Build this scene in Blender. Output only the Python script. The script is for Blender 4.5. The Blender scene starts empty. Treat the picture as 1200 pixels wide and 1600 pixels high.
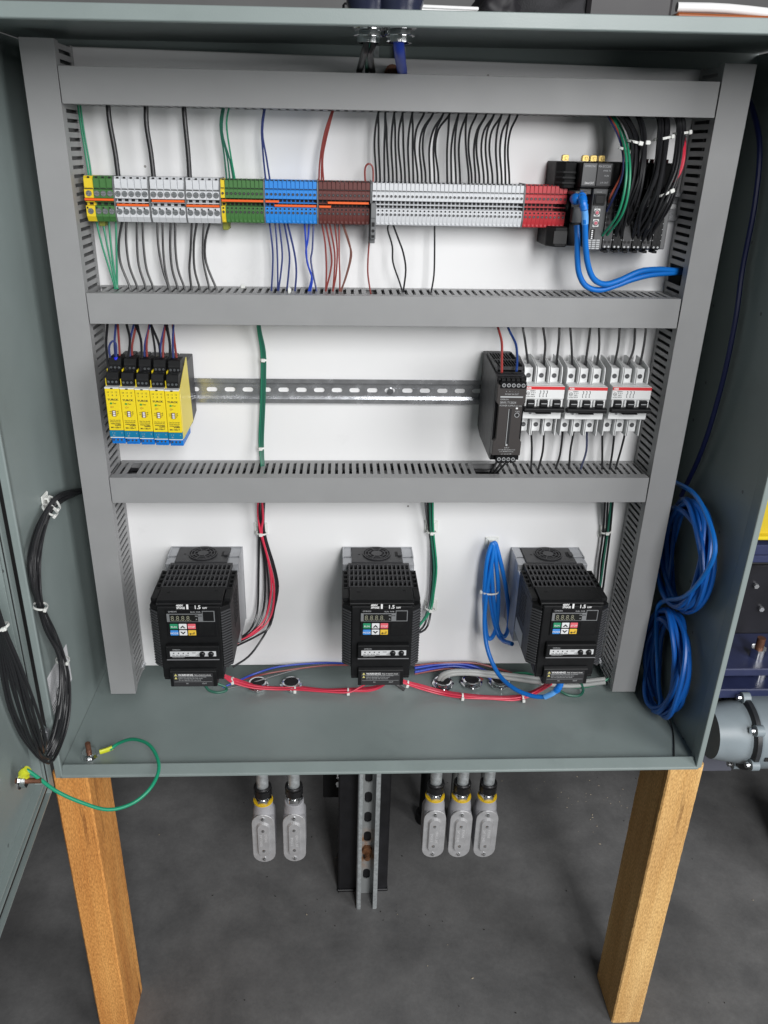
import bpy, bmesh, math, random
import numpy as np
from mathutils import Vector, Matrix
random.seed(7)
C = bpy.context.scene
COL = C.collection
# ------------------------------------------------------------------ camera
F = 1236.7939
CP = np.array([.3539, -1.0931, .9433])
def _axes(p, y, r):
    cy, sy, cp, sp = math.cos(y), math.sin(y), math.cos(p), math.sin(p)
    f = np.array([sy*cp, cy*cp, sp]); ri = np.array([cy, -sy, 0.]); u = np.cross(ri, f)
    cr, sr = math.cos(r), math.sin(r)
    return ri*cr+u*sr, u*cr-ri*sr, f
RX, UX, FX = _axes(-.4275, .0616, .0303)
cam_d = bpy.data.cameras.new('camera'); cam = bpy.data.objects.new('camera', cam_d); COL.objects.link(cam)
cam_d.sensor_fit = 'VERTICAL'; cam_d.sensor_height = 36; cam_d.lens = 36*F/1600
cam_d.clip_start = .02; cam_d.clip_end = 200
cam.matrix_world = Matrix(((RX[0], UX[0], -FX[0], CP[0]), (RX[1], UX[1], -FX[1], CP[1]), (RX[2], UX[2], -FX[2], CP[2]), (0, 0, 0, 1)))
C.camera = cam
def at(px, py, Y=None, X=None, Z=None):
    """surveyed photo point -> place on a plane of known depth / side / height"""
    d = FX + RX*(px-600)/F - UX*(py-800)/F
    t = (Y-CP[1])/d[1] if Y is not None else (X-CP[0])/d[0] if X is not None else (Z-CP[2])/d[2]
    p = CP + t*d
    return (float(p[0]), float(p[1]), float(p[2]))
# ------------------------------------------------------------------ light
w = bpy.data.worlds.new('World'); C.world = w; w.use_nodes = True
bg = w.node_tree.nodes['Background']; bg.inputs[0].default_value = (.86, .93, 1, 1); bg.inputs[1].default_value = .022
def area(name, loc, target, sx, sy, power, col):
    L = bpy.data.lights.new(name, 'AREA'); L.shape = 'RECTANGLE'; L.size = sx; L.size_y = sy; L.energy = power; L.color = col
    o = bpy.data.objects.new(name, L); COL.objects.link(o); o.location = loc
    o.rotation_euler = (Vector(target)-Vector(loc)).to_track_quat('-Z', 'Y').to_euler(); return o
area('doorway_light', (1.15, -3.1, 2.0), (1.0, 0, .75), .8, 1.7, 94, (1, 1, 1))
area('side_doorway_light', (3.1, -2.5, 1.5), (.2, -.05, .6), 1.5, 2.6, 82, (1, 1, 1))
C.view_settings.view_transform = 'Standard'; C.view_settings.look = 'None'
C.view_settings.exposure = 0; C.view_settings.gamma = 1
C.cycles.max_bounces = 8
# ------------------------------------------------------------------ materials
MATS = {}
def lin(c):
    return tuple(((x/255)/12.92 if x/255 <= .04045 else ((x/255+.055)/1.055)**2.4) for x in c)
def M(name, col, rough=.5, metal=0., var=0., vscale=30., bump=0., bscale=400., spec=.5, stretch=None):
    if name in MATS: return MATS[name]
    m = bpy.data.materials.new(name); m.use_nodes = True; nt = m.node_tree; b = nt.nodes['Principled BSDF']
    b.inputs['Base Color'].default_value = (*col, 1); b.inputs['Roughness'].default_value = rough
    b.inputs['Metallic'].default_value = metal; b.inputs['Specular IOR Level'].default_value = spec
    N, Lk = nt.nodes.new, nt.links.new
    if var or bump:
        tc = N('ShaderNodeTexCoord'); mp = N('ShaderNodeMapping'); Lk(tc.outputs['Object'], mp.inputs[0])
        if stretch: mp.inputs['Scale'].default_value = stretch
    if var:
        n = N('ShaderNodeTexNoise'); n.inputs['Scale'].default_value = vscale; n.inputs['Detail'].default_value = 6
        Lk(mp.outputs[0], n.inputs['Vector'])
        r = N('ShaderNodeValToRGB'); r.color_ramp.elements[0].position = .3; r.color_ramp.elements[1].position = .7
        r.color_ramp.elements[0].color = (*[x*(1-var) for x in col], 1); r.color_ramp.elements[1].color = (*[min(1, x*(1+var)) for x in col], 1)
        Lk(n.outputs['Fac'], r.inputs[0]); Lk(r.outputs[0], b.inputs['Base Color'])
        mr = N('ShaderNodeMapRange'); mr.inputs[3].default_value = max(0, rough-.08); mr.inputs[4].default_value = min(1, rough+.1)
        Lk(n.outputs['Fac'], mr.inputs[0]); Lk(mr.outputs[0], b.inputs['Roughness'])
    if bump:
        n2 = N('ShaderNodeTexNoise'); n2.inputs['Scale'].default_value = bscale; n2.inputs['Detail'].default_value = 3
        Lk(mp.outputs[0], n2.inputs['Vector'])
        bp = N('ShaderNodeBump'); bp.inputs['Strength'].default_value = bump; bp.inputs['Distance'].default_value = .001
        Lk(n2.outputs['Fac'], bp.inputs['Height']); Lk(bp.outputs[0], b.inputs['Normal'])
    MATS[name] = m; return m
def specks(m, scale, amt, col, size=.06):
    """sparse small marks and scuffs lying on a painted surface"""
    nt = m.node_tree; b = nt.nodes['Principled BSDF']; N, Lk = nt.nodes.new, nt.links.new
    tc = N('ShaderNodeTexCoord'); v = N('ShaderNodeTexVoronoi'); v.inputs['Scale'].default_value = scale; Lk(tc.outputs['Object'], v.inputs['Vector'])
    lt = N('ShaderNodeMath'); lt.operation = 'LESS_THAN'; lt.inputs[1].default_value = size; Lk(v.outputs['Distance'], lt.inputs[0])
    sc = N('ShaderNodeSeparateColor'); Lk(v.outputs['Color'], sc.inputs[0])
    g2 = N('ShaderNodeMath'); g2.operation = 'GREATER_THAN'; g2.inputs[1].default_value = 1-amt; Lk(sc.outputs[0], g2.inputs[0])
    a = N('ShaderNodeMath'); a.operation = 'MULTIPLY'; Lk(lt.outputs[0], a.inputs[0]); Lk(g2.outputs[0], a.inputs[1])
    n = N('ShaderNodeTexNoise'); n.inputs['Scale'].default_value = 5; n.inputs['Detail'].default_value = 9; n.inputs['Roughness'].default_value = .72; Lk(tc.outputs['Object'], n.inputs[0])
    r = N('ShaderNodeMapRange'); r.inputs[1].default_value = .58; r.inputs[2].default_value = .78; r.inputs[4].default_value = .22; Lk(n.outputs['Fac'], r.inputs[0])
    mxx = N('ShaderNodeMath'); mxx.operation = 'MAXIMUM'; Lk(a.outputs[0], mxx.inputs[0]); Lk(r.outputs[0], mxx.inputs[1])
    x = N('ShaderNodeMix'); x.data_type = 'RGBA'; x.inputs[7].default_value = (*col, 1); Lk(mxx.outputs[0], x.inputs[0])
    lk = [l for l in nt.links if l.to_socket == b.inputs['Base Color']]
    Lk(lk[0].from_socket, x.inputs[6]); Lk(x.outputs[2], b.inputs['Base Color'])
PANEL = M('white_panel_paint', (.78, .78, .785), .34, var=.012, vscale=9, bump=.05, bscale=700)
PAINT = M('grey_green_enamel', (.228, .272, .266), .36, var=.05, vscale=14, bump=.1, bscale=900)
DUCT = M('grey_pvc', (.285, .287, .29), .42, var=.02, vscale=25, bump=.03, bscale=600)
BLK = M('black_plastic', (.0065, .0068, .0075), .5, var=.15, vscale=120, bump=.12, bscale=1500, spec=.28)
BLK2 = M('black_shiny_plastic', (.007, .007, .008), .3, spec=.35)
DARK = M('deep_black', (.006, .006, .007), .7)
CHAR = M('charcoal_plastic', (.027, .027, .030), .45, var=.08, vscale=90, bump=.08, bscale=1500)
MIDG = M('mid_grey_plastic', (.16, .165, .17), .45)
SILV = M('cast_aluminium', (.42, .43, .45), .4, .6, var=.06, vscale=60, bump=.1, bscale=500)
ZINC = M('zinc_plated_steel', (.62, .63, .65), .24, .85, var=.08, vscale=70)
CHROME = M('bright_zinc', (.78, .79, .8), .12, 1., var=.05, vscale=100)
GALV = M('galvanised_steel', (.46, .49, .50), .36, .45, var=.22, vscale=160, bump=.1, bscale=700)
BRASS = M('yellow_chromate', (.55, .40, .14), .35, .9, var=.15, vscale=200)
COPPER = M('copper_stud', (.17, .075, .045), .5, .5, var=.2, vscale=300)
TWHT = M('terminal_light_grey', (.62, .635, .66), .45, var=.02, vscale=90)
TGRN = M('terminal_green', (.055, .17, .045), .45)
TYEL = M('terminal_yellow', (.75, .56, .02), .45)
TBLU = M('terminal_blue', (.02, .23, .68), .45)
TBRN = M('terminal_brown', (.11, .026, .022), .5)
TRED = M('terminal_red', (.50, .03, .04), .42)
TEND = M('terminal_end_plate', (.13, .135, .14), .5)
ORNG = M('orange_jumper', (.80, .12, .015), .4)
YELL = M('yellow_housing', (.80, .62, .015), .42, var=.02, vscale=80)
YELB = M('yellow_side_label', (.80, .66, .12), .5)
TEAL = M('teal_label', (.0, .17, .33), .45)
BLUC = M('blue_connector', (.0, .17, .60), .42)
WHT = M('white_print', (.80, .80, .80), .5)
OFFW = M('offwhite_breaker', (.73, .74, .74), .42)
REDB = M('red_stripe', (.62, .03, .035), .4)
NYL = M('natural_nylon', (.72, .73, .70), .4)
INK = M('black_print', (.02, .02, .02), .6)
GPRT = M('grey_print', (.42, .43, .44), .5)
SCRW = M('screw_steel', (.42, .43, .45), .3, 1.)
SCRD = M('dark_screw', (.10, .10, .105), .4, .6)
WBLK = M('wire_black', (.014, .014, .016), .33)
WGRN = M('wire_green', (.015, .23, .12), .38)
WDGR = M('wire_dark_green', (.016, .115, .075), .4)
WBLU = M('wire_blue', (.028, .042, .16), .38)
WBRB = M('wire_bright_blue', (.012, .05, .42), .38)
WRED = M('wire_red', (.23, .04, .035), .38)
WBRN = M('wire_brown', (.17, .075, .06), .4)
WPNK = M('wire_pink_red', (.62, .035, .075), .38)
WGRY = M('cable_grey', (.40, .41, .40), .45)
ETHR = M('blue_network_cable', (.006, .16, .58), .35)
CLRB = M('clear_boot', (.12, .36, .78), .2)
NAVY = M('navy_paint', (.028, .036, .095), .35, var=.2, vscale=20, bump=.1)
MOTR = M('motor_grey', (.27, .32, .35), .4, var=.08, vscale=20)
YMAC = M('machine_yellow', (.62, .46, .02), .45)
RUBR = M('rubber', (.011, .011, .012), .6)
specks(PANEL, 26, .10, (.30, .29, .28), .045); specks(PAINT, 24, .14, (.10, .11, .11), .06); specks(DUCT, 20, .05, (.36, .36, .36), .05)
# concrete
def concrete():
    m = bpy.data.materials.new('dark_concrete'); m.use_nodes = True; nt = m.node_tree; b = nt.nodes['Principled BSDF']
    N, Lk = nt.nodes.new, nt.links.new
    tc = N('ShaderNodeTexCoord')
    def noise(s, d=8, r=.6, dist=0):
        n = N('ShaderNodeTexNoise'); n.inputs['Scale'].default_value = s; n.inputs['Detail'].default_value = d
        n.inputs['Roughness'].default_value = r; n.inputs['Distortion'].default_value = dist; Lk(tc.outputs['Object'], n.inputs[0]); return n
    a, c, d = noise(2.6, 8, .62, .6), noise(14, 6, .6), noise(160, 4, .7)
    r1 = N('ShaderNodeValToRGB'); r1.color_ramp.elements[0].position = .32; r1.color_ramp.elements[1].position = .68
    r1.color_ramp.elements[0].color = (.112, .112, .114, 1); r1.color_ramp.elements[1].color = (.190, .189, .190, 1); Lk(a.outputs['Fac'], r1.inputs[0])
    r2 = N('ShaderNodeValToRGB'); r2.color_ramp.elements[0].position = .3; r2.color_ramp.elements[1].position = .75
    r2.color_ramp.elements[0].color = (.78, .78, .78, 1); r2.color_ramp.elements[1].color = (1.14, 1.135, 1.12, 1); Lk(c.outputs['Fac'], r2.inputs[0])
    r3 = N('ShaderNodeValToRGB'); r3.color_ramp.elements[0].position = .3; r3.color_ramp.elements[1].position = .7
    r3.color_ramp.elements[0].color = (.9, .9, .9, 1); r3.color_ramp.elements[1].color = (1.08, 1.08, 1.08, 1); Lk(d.outputs['Fac'], r3.inputs[0])
    def mul(x, y):
        q = N('ShaderNodeMix'); q.data_type = 'RGBA'; q.blend_type = 'MULTIPLY'; q.inputs[0].default_value = 1
        Lk(x, q.inputs[6]); Lk(y, q.inputs[7]); return q.outputs[2]
    Lk(mul(mul(r1.outputs[0], r2.outputs[0]), r3.outputs[0]), b.inputs['Base Color'])
    mr = N('ShaderNodeMapRange'); mr.inputs[3].default_value = .35; mr.inputs[4].default_value = .75; Lk(c.outputs['Fac'], mr.inputs[0]); Lk(mr.outputs[0], b.inputs['Roughness'])
    bp = N('ShaderNodeBump'); bp.inputs['Strength'].default_value = .12; bp.inputs['Distance'].default_value = .002; Lk(d.outputs['Fac'], bp.inputs['Height']); Lk(bp.outputs[0], b.inputs['Normal'])
    return m
CONC = concrete()
def wood(name, c0, c1, c2):
    m = bpy.data.materials.new(name); m.use_nodes = True; nt = m.node_tree; b = nt.nodes['Principled BSDF']
    N, Lk = nt.nodes.new, nt.links.new
    tc = N('ShaderNodeTexCoord')
    def noise(s, sc, d=6, dist=0.):
        mp = N('ShaderNodeMapping'); mp.inputs['Scale'].default_value = sc; Lk(tc.outputs['Object'], mp.inputs[0])
        n = N('ShaderNodeTexNoise'); n.inputs['Scale'].default_value = s; n.inputs['Detail'].default_value = d; n.inputs['Distortion'].default_value = dist; Lk(mp.outputs[0], n.inputs[0]); return n
    g, f, k, bl = noise(60, (1, 1, .05), 8, .4), noise(560, (1, 1, .30), 3), noise(48, (1, 1, .07), 4, .15), noise(9, (1, 1, .4), 4)
    r = N('ShaderNodeValToRGB'); r.color_ramp.elements[0].position = .3; r.color_ramp.elements[1].position = .7
    r.color_ramp.elements[0].color = (*c0, 1); r.color_ramp.elements[1].color = (*c1, 1); Lk(g.outputs['Fac'], r.inputs[0])
    r2 = N('ShaderNodeValToRGB'); r2.color_ramp.elements[0].position = .27; r2.color_ramp.elements[1].position = .36
    r2.color_ramp.elements[0].color = (*[x*.45 for x in c2], 1); r2.color_ramp.elements[1].color = (1, 1, 1, 1); Lk(k.outputs['Fac'], r2.inputs[0])
    r3 = N('ShaderNodeValToRGB'); r3.color_ramp.elements[0].position = .3; r3.color_ramp.elements[1].position = .7
    r3.color_ramp.elements[0].color = (.62, .55, .48, 1); r3.color_ramp.elements[1].color = (1.12, 1.12, 1.10, 1); Lk(f.outputs['Fac'], r3.inputs[0])
    r4 = N('ShaderNodeValToRGB'); r4.color_ramp.elements[0].position = .3; r4.color_ramp.elements[1].position = .7
    r4.color_ramp.elements[0].color = (.78, .7, .66, 1); r4.color_ramp.elements[1].color = (1.1, 1.1, 1.1, 1); Lk(bl.outputs['Fac'], r4.inputs[0])
    out = r.outputs[0]
    for o in (r2.outputs[0], r3.outputs[0], r4.outputs[0]):
        q = N('ShaderNodeMix'); q.data_type = 'RGBA'; q.blend_type = 'MULTIPLY'; q.inputs[0].default_value = 1
        Lk(out, q.inputs[6]); Lk(o, q.inputs[7]); out = q.outputs[2]
    Lk(out, b.inputs['Base Color']); b.inputs['Roughness'].default_value = .8
    bp = N('ShaderNodeBump'); bp.inputs['Strength'].default_value = .3; bp.inputs['Distance'].default_value = .001; Lk(f.outputs['Fac'], bp.inputs['Height']); Lk(bp.outputs[0], b.inputs['Normal'])
    return m
# ------------------------------------------------------------------ mesh helpers
class MB:
    def __init__(s): s.v, s.f, s.m, s.sm = [], [], [], []
    def add(s, vs, fs, mi=0, smooth=False):
        n = len(s.v); s.v += [tuple(p) for p in vs]
        for f in fs: s.f.append(tuple(i+n for i in f)); s.m.append(mi); s.sm.append(smooth)
        return s
    def box(s, x0, x1, y0, y1, z0, z1, mi=0):
        x0, x1 = min(x0, x1), max(x0, x1); y0, y1 = min(y0, y1), max(y0, y1); z0, z1 = min(z0, z1), max(z0, z1)
        return s.add([(x0, y0, z0), (x1, y0, z0), (x1, y1, z0), (x0, y1, z0), (x0, y0, z1), (x1, y0, z1), (x1, y1, z1), (x0, y1, z1)],
                     [(3, 2, 1, 0), (4, 5, 6, 7), (0, 1, 5, 4), (1, 2, 6, 5), (2, 3, 7, 6), (3, 0, 4, 7)], mi)
    def prism(s, prof, a0, a1, ax='x', mi=0):
        """closed profile extruded along ax; profile coords are the two other axes in order"""
        n = len(prof)
        def P(p, a): return (a, p[0], p[1]) if ax == 'x' else (p[0], a, p[1]) if ax == 'y' else (p[0], p[1], a)
        vs = [P(p, a0) for p in prof]+[P(p, a1) for p in prof]
        fs = [tuple(range(n)), tuple(range(2*n-1, n-1, -1))]+[((i+1) % n, i, i+n, (i+1) % n+n) for i in range(n)]
        return s.add(vs, fs, mi)
    def cyl(s, c, r, h, ax='y', n=16, mi=0, r2=None, cap=True, smooth=True, rot=0.):
        """from c along +ax by h (h may be negative)"""
        r2 = r if r2 is None else r2; vs = []
        for k, (rr, hh) in enumerate(((r, 0), (r2, h))):
            for i in range(n):
                a = 2*math.pi*i/n+rot; u, v_ = rr*math.cos(a), rr*math.sin(a)
                vs.append((c[0]+hh, c[1]+u, c[2]+v_) if ax == 'x' else (c[0]+u, c[1]+hh, c[2]+v_) if ax == 'y' else (c[0]+u, c[1]+v_, c[2]+hh))
        s.add(vs, [(i, (i+1) % n, (i+1) % n+n, i+n) for i in range(n)], mi, smooth)
        if cap: s.add(vs, [tuple(range(n-1, -1, -1)), tuple(range(n, 2*n))], mi)
        return s
    def ring(s, c, r0, r1, h, ax='y', n=20, mi=0):
        vs = []
        for rr, hh in ((r0, 0), (r1, 0), (r1, h), (r0, h)):
            for i in range(n):
                a = 2*math.pi*i/n; u, v_ = rr*math.cos(a), rr*math.sin(a)
                vs.append((c[0]+hh, c[1]+u, c[2]+v_) if ax == 'x' else (c[0]+u, c[1]+hh, c[2]+v_) if ax == 'y' else (c[0]+u, c[1]+v_, c[2]+hh))
        fs = []
        for k in range(4):
            for i in range(n): fs.append((k*n+i, k*n+(i+1) % n, ((k+1) % 4)*n+(i+1) % n, ((k+1) % 4)*n+i))
        return s.add(vs, fs, mi, False)
    def lathe(s, c, prof, ax='z', n=20, mi=0):
        vs = []
        for rr, hh in prof:
            for i in range(n):
                a = 2*math.pi*i/n; u, v_ = rr*math.cos(a), rr*math.sin(a)
                vs.append((c[0]+hh, c[1]+u, c[2]+v_) if ax == 'x' else (c[0]+u, c[1]+hh, c[2]+v_) if ax == 'y' else (c[0]+u, c[1]+v_, c[2]+hh))
        fs = []
        for k in range(len(prof)-1):
            for i in range(n): fs.append((k*n+i, k*n+(i+1) % n, (k+1)*n+(i+1) % n, (k+1)*n+i))
        fs += [tuple(range(n-1, -1, -1)), tuple(range((len(prof)-1)*n, len(prof)*n))]
        return s.add(vs, fs, mi, True)
    def tube(s, pts, r, n=8, mi=0, res=4, cap=True, flat=1.):
        P = spline(pts, res) if res > 1 else np.array(pts, float)
        T = np.gradient(P, axis=0); T /= np.linalg.norm(T, axis=1)[:, None]+1e-12
        u = np.cross(T[0], (.31, .83, .46)); u /= np.linalg.norm(u); vs = []
        for k in range(len(P)):
            u = u-T[k]*(u@T[k]); u /= np.linalg.norm(u); v_ = np.cross(T[k], u)
            for i in range(n):
                a = 2*math.pi*i/n; vs.append(tuple(P[k]+r*math.cos(a)*u+r*flat*math.sin(a)*v_))
        fs = [(k*n+i, k*n+(i+1) % n, (k+1)*n+(i+1) % n, (k+1)*n+i) for k in range(len(P)-1) for i in range(n)]
        s.add(vs, fs, mi, True)
        if cap: s.add(vs, [tuple(range(n-1, -1, -1)), tuple(range((len(P)-1)*n, len(P)*n))], mi)
        return s
def spline(pts, res=4):
    p = np.array(pts, float); n = len(p); out = []
    if n < 3: return np.array([p[0]+(p[-1]-p[0])*t for t in np.linspace(0, 1, res+1)])
    q = np.vstack([2*p[0]-p[1], p, 2*p[-1]-p[-2]])
    for i in range(n-1):
        a, b, c, d = q[i:i+4]
        for t in np.arange(res)/res:
            out.append(.5*((2*b)+(c-a)*t+(2*a-5*b+4*c-d)*t*t+(3*b-a-3*c+d)*t**3))
    out.append(p[-1]); return np.array(out)
def mesh(name, mb, mats, bevel=0., seg=1):
    me = bpy.data.meshes.new(name); me.from_pydata(mb.v, [], mb.f); me.update()
    mats = mats if isinstance(mats, (list, tuple)) else [mats]
    for m in mats: me.materials.append(m)
    me.polygons.foreach_set('material_index', mb.m); me.polygons.foreach_set('use_smooth', mb.sm)
    bm = bmesh.new(); bm.from_mesh(me)
    bmesh.ops.recalc_face_normals(bm, faces=bm.faces)
    if bevel:
        es = [e for e in bm.edges if len(e.link_faces) == 2 and e.calc_face_angle(0) > .5]
        bmesh.ops.bevel(bm, geom=es, offset=bevel, segments=seg, affect='EDGES', clamp_overlap=True)
    bm.to_mesh(me); bm.free()
    me.set_sharp_from_angle(angle=math.radians(42)) if any(mb.sm) else None
    return me
def obj(name, mb, mats, parent=None, loc=(0, 0, 0), bevel=0., seg=1, rot=None, origin=False):
    if origin and parent is None:
        v = np.array(mb.v); c = v.mean(0); mb.v = [tuple(p) for p in v-c]; loc = tuple(c)
    me = mb if isinstance(mb, bpy.types.Mesh) else mesh(name, mb, mats, bevel, seg)
    o = bpy.data.objects.new(name, me); COL.objects.link(o); o.location = loc
    if rot: o.rotation_euler = rot
    if parent is not None: o.parent = parent
    return o
def tag(o, label, cat, group=None):
    o['label'] = label; o['category'] = cat
    if group: o['group'] = group
    return o
def thing(name, label, cat, loc=(0, 0, 0), group=None, rot=None):
    o = bpy.data.objects.new(name, None); COL.objects.link(o); o.location = loc; o.empty_display_size = .02
    if rot: o.rotation_euler = rot
    return tag(o, label, cat, group)
def dup(root, loc, label, group=None, rot=None):
    r = root.copy(); COL.objects.link(r); r.location = loc; r['label'] = label
    if rot: r.rotation_euler = rot
    if group: r['group'] = group
    for ch in list(root.children):
        c = ch.copy(); COL.objects.link(c); c.parent = r
        for g in ch.children:
            d = g.copy(); COL.objects.link(d); d.parent = c
    return r
TXT = {}
def text(s, size, mat, parent, loc, rot=(math.pi/2, 0, 0), align='LEFT', name='lettering', bold=0., sx=1.):
    key = (s, round(size, 5), mat.name, align, bold)
    if key not in TXT:
        cu = bpy.data.curves.new('lettering', 'FONT'); cu.body = s; cu.size = size; cu.align_x = align; cu.offset = bold*size; cu.extrude = .00008; cu.resolution_u = 2
        t = bpy.data.objects.new('lettering', cu); COL.objects.link(t)
        me = bpy.data.meshes.new_from_object(t.evaluated_get(bpy.context.evaluated_depsgraph_get()))
        bpy.data.objects.remove(t); bpy.data.curves.remove(cu)
        me.materials.clear(); me.materials.append(mat); TXT[key] = me
    o = bpy.data.objects.new(name, TXT[key]); COL.objects.link(o); o.parent = parent; o.location = loc; o.rotation_euler = rot; o.scale = (sx, 1, 1)
    return o
def structure(o): o['kind'] = 'structure'; return o
def stuff(o): o['kind'] = 'stuff'; return o
def wpart(name, mb, mats, parent, bevel=0., seg=1):
    """part whose mesh was measured in room coordinates"""
    o = mb.v; L = np.array(parent.location); mb.v = [tuple(np.array(p)-L) for p in o]
    return obj(name, mb, mats, parent, bevel=bevel, seg=seg)
# ------------------------------------------------------------------ ground and shop wall
GZ = -.44
g = MB(); g.add([(-9, -9, GZ), (10, -9, GZ), (10, 9, GZ), (-9, 9, GZ)], [(0, 1, 2, 3)])
structure(obj('ground', g, CONC))
structure(obj('shop_wall', MB().box(-6, 7, 4.2, 4.3, GZ, 4.2), M('pale_wall', (.42, .42, .42), .7, var=.08, vscale=3)))
# ------------------------------------------------------------------ enclosure
XL, XR, YF, YB, ZB = -.0348, .878, -.2325, .030, .1445
TS = .0150
def zt(x): return 1.0578+TS*(x-.045)
enc = thing('electrical_enclosure', 'large grey green steel electrical enclosure with white back panel standing open on wood posts', 'enclosure', (.42, -.1, ZB))
t = MB(); t.add([(x, y, z) for y in (YB-.002, YB) for x, z in ((XL, ZB), (XR, ZB), (XR, zt(XR)-.0022), (XL, zt(XL)-.0022))], [(3, 2, 1, 0), (4, 5, 6, 7), (0, 1, 5, 4), (1, 2, 6, 5), (2, 3, 7, 6), (3, 0, 4, 7)])
wpart('back_wall', t, PAINT, enc)
wpart('side_wall', MB().box(XL, XL+.002, YF+.004, YB-.0025, ZB, 1.0535), PAINT, enc)
wpart('side_wall', MB().box(XR-.002, XR, YF+.004, YB-.0025, ZB, 1.066), PAINT, enc)
wpart('bottom_panel', MB().box(XL+.0025, XR-.0025, YF+.006, YB-.0025, ZB+.0005, ZB+.0025), PAINT, enc)
t = MB(); t.add([(x, y, zt(x)+dz) for y in (YF+.003, YB) for x, dz in ((XL, -.002), (XR, -.002), (XR, 0), (XL, 0))], [(3, 2, 1, 0), (4, 5, 6, 7), (0, 1, 5, 4), (1, 2, 6, 5), (2, 3, 7, 6), (3, 0, 4, 7)])
wpart('top_panel', t, PAINT, enc)
wpart('bottom_lip', MB().prism([(YF, ZB-.0003), (YF, ZB+.0035), (YF+.0015, ZB+.0045), (YF+.015, ZB+.0105), (YF+.0165, ZB+.0100), (YF+.0045, ZB+.003), (YF+.0045, ZB-.0003)], XL+.006, XR-.006), PAINT, enc, bevel=.0006)
wpart('side_lip', MB().prism([(XR+.0010, YF+.0045), (XR-.0085, YF), (XR-.0095, YF+.0015), (XR-.0045, YF+.03), (XR-.002, YF+.03), (XR+.0010, YF+.012)], ZB, 1.0545, 'z'), PAINT, enc, bevel=.0008)
wpart('side_lip', MB().prism([(XL-.0003, YF), (XL+.0085, YF), (XL+.0095, YF+.0015), (XL+.0055, YF+.016), (XL+.002, YF+.016), (XL-.0003, YF+.006)], ZB, 1.042, 'z'), PAINT, enc, bevel=.0008)
t = MB(); pr = [(YF, -.0128), (YF, .0002), (YF+.004, .0006), (YF+.012, -.002), (YF+.012, -.009), (YF+.003, -.0142)]
t.add([(x, y, zt(x)+z) for x in (XL-.0005, XR+.0005) for y, z in pr], [tuple(range(6)), tuple(range(11, 5, -1))]+[((i+1) % 6, i, i+6, (i+1) % 6+6) for i in range(6)])
wpart('top_lip', t, PAINT, enc, bevel=.0006)
wpart('mounting_panel', MB().box(-.006, .8365, 0, .0028, .165, 1.0455), PANEL, enc, bevel=.001)
for x, z in ((.03, .19), (.80, .19), (.03, 1.02), (.80, 1.02)):
    wpart('panel_standoff', MB().cyl((x, .003, z), .006, .0245, 'y', 12), ZINC, enc)
for x, z in ((-.012, .21), (.034, .172), (.792, .176)):   # loose knobs beside the lower ends of the ducts
    wpart('panel_stud', MB().cyl((x, .027, z), .0035, -.045, 'y', 10).cyl((x, -.004, z), .0065, -.006, 'y', 6), ZINC, enc)
wpart('panel_stud', MB().cyl((.4135, -.0005, 1.0285), .0085, -.028, 'y', 16).cyl((.4135, -.0285, 1.0285), .006, -.004, 'y', 12), COPPER, enc)
# ground stud on the cabinet floor
sx, sy = at(140, 1181, Z=ZB+.003)[:2]
st = wpart('ground_stud', MB().cyl((sx, sy, ZB+.002), .0037, .024, 'z', 14), COPPER, enc)
obj('nut', MB().cyl((sx-.42, sy+.1, .0028), .0098, .0072, 'z', 6).ring((sx-.42, sy+.1, .0026), .005, .0122, .0015, 'z'), CHROME, st, bevel=.0006)
# hinge at the left lip
hx, hy, hz = at(66, 1152, Y=YF-.008)
hg = wpart('hinge', MB().box(hx-.009, hx+.009, YF-.012, YF-.001, hz-.012, hz+.012), SILV, enc, bevel=.002)
obj('hinge_pin', MB().lathe((hx-.42, YF-.008+.1, hz+.012-ZB), [(.004, -.03), (.006, 0), (.0062, .003), (.0045, .007), (.001, .0085)], 'z', 14), CHROME, hg)
# open door, swung square to the cabinet
DA = math.radians(4.0)
door = obj('door', MB(), PAINT, enc) if False else None
dx, dy = math.sin(DA), -math.cos(DA); nx, ny = -dy*1., dx       # along the door, and its inner normal (towards the opening)
D0 = np.array([-.0595, YF-.0035, .130])
def dpt(a, n_, z): return (D0[0]+dx*a+nx*n_, D0[1]+dy*a+ny*n_, z)
def dbox(a0, a1, n0, n1, z0, z1):
    m = MB(); m.add([dpt(a, n_, z) for z in (z0, z1) for a, n_ in ((a0, n0), (a1, n0), (a1, n1), (a0, n1))], [(3, 2, 1, 0), (4, 5, 6, 7), (0, 1, 5, 4), (1, 2, 6, 5), (2, 3, 7, 6), (3, 0, 4, 7)]); return m
def joinmb(*ms):
    r = MB()
    for m in ms: r.add(m.v, m.f)
    return r
DT = 1.075
door = wpart('door', joinmb(dbox(0, .905, 0, .002, .130, DT), dbox(0, .905, .0022, .020, .130, .1325), dbox(0, .0130, .0022, .0212, .1327, DT), dbox(.9028, .905, .0022, .026, .1327, DT)), PAINT, enc)
def dchild(name, m, mat, bevel=0.):
    L = np.array(enc.location); m.v = [tuple(np.array(p)-L) for p in m.v]; return obj(name, m, mat, door, bevel=bevel)
dchild('gasket', joinmb(dbox(.0145, .90, .0024, .0205, .1475, .1535), dbox(.0145, .0205, .0024, .0205, .1537, DT)), RUBR, .0015)
dchild('gasket_channel', joinmb(dbox(.0208, .9, .0024, .021, .1538, .1562), dbox(.0208, .0230, .0024, .021, .1564, DT), dbox(.0232, .9, .0024, .0160, .1564, .1640), dbox(.0232, .0310, .0024, .0160, .1642, DT), dbox(.0312, .9, .0024, .021, .1642, .1666), dbox(.0312, .0336, .0024, .021, .1668, DT)), PAINT, .0004)
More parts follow.
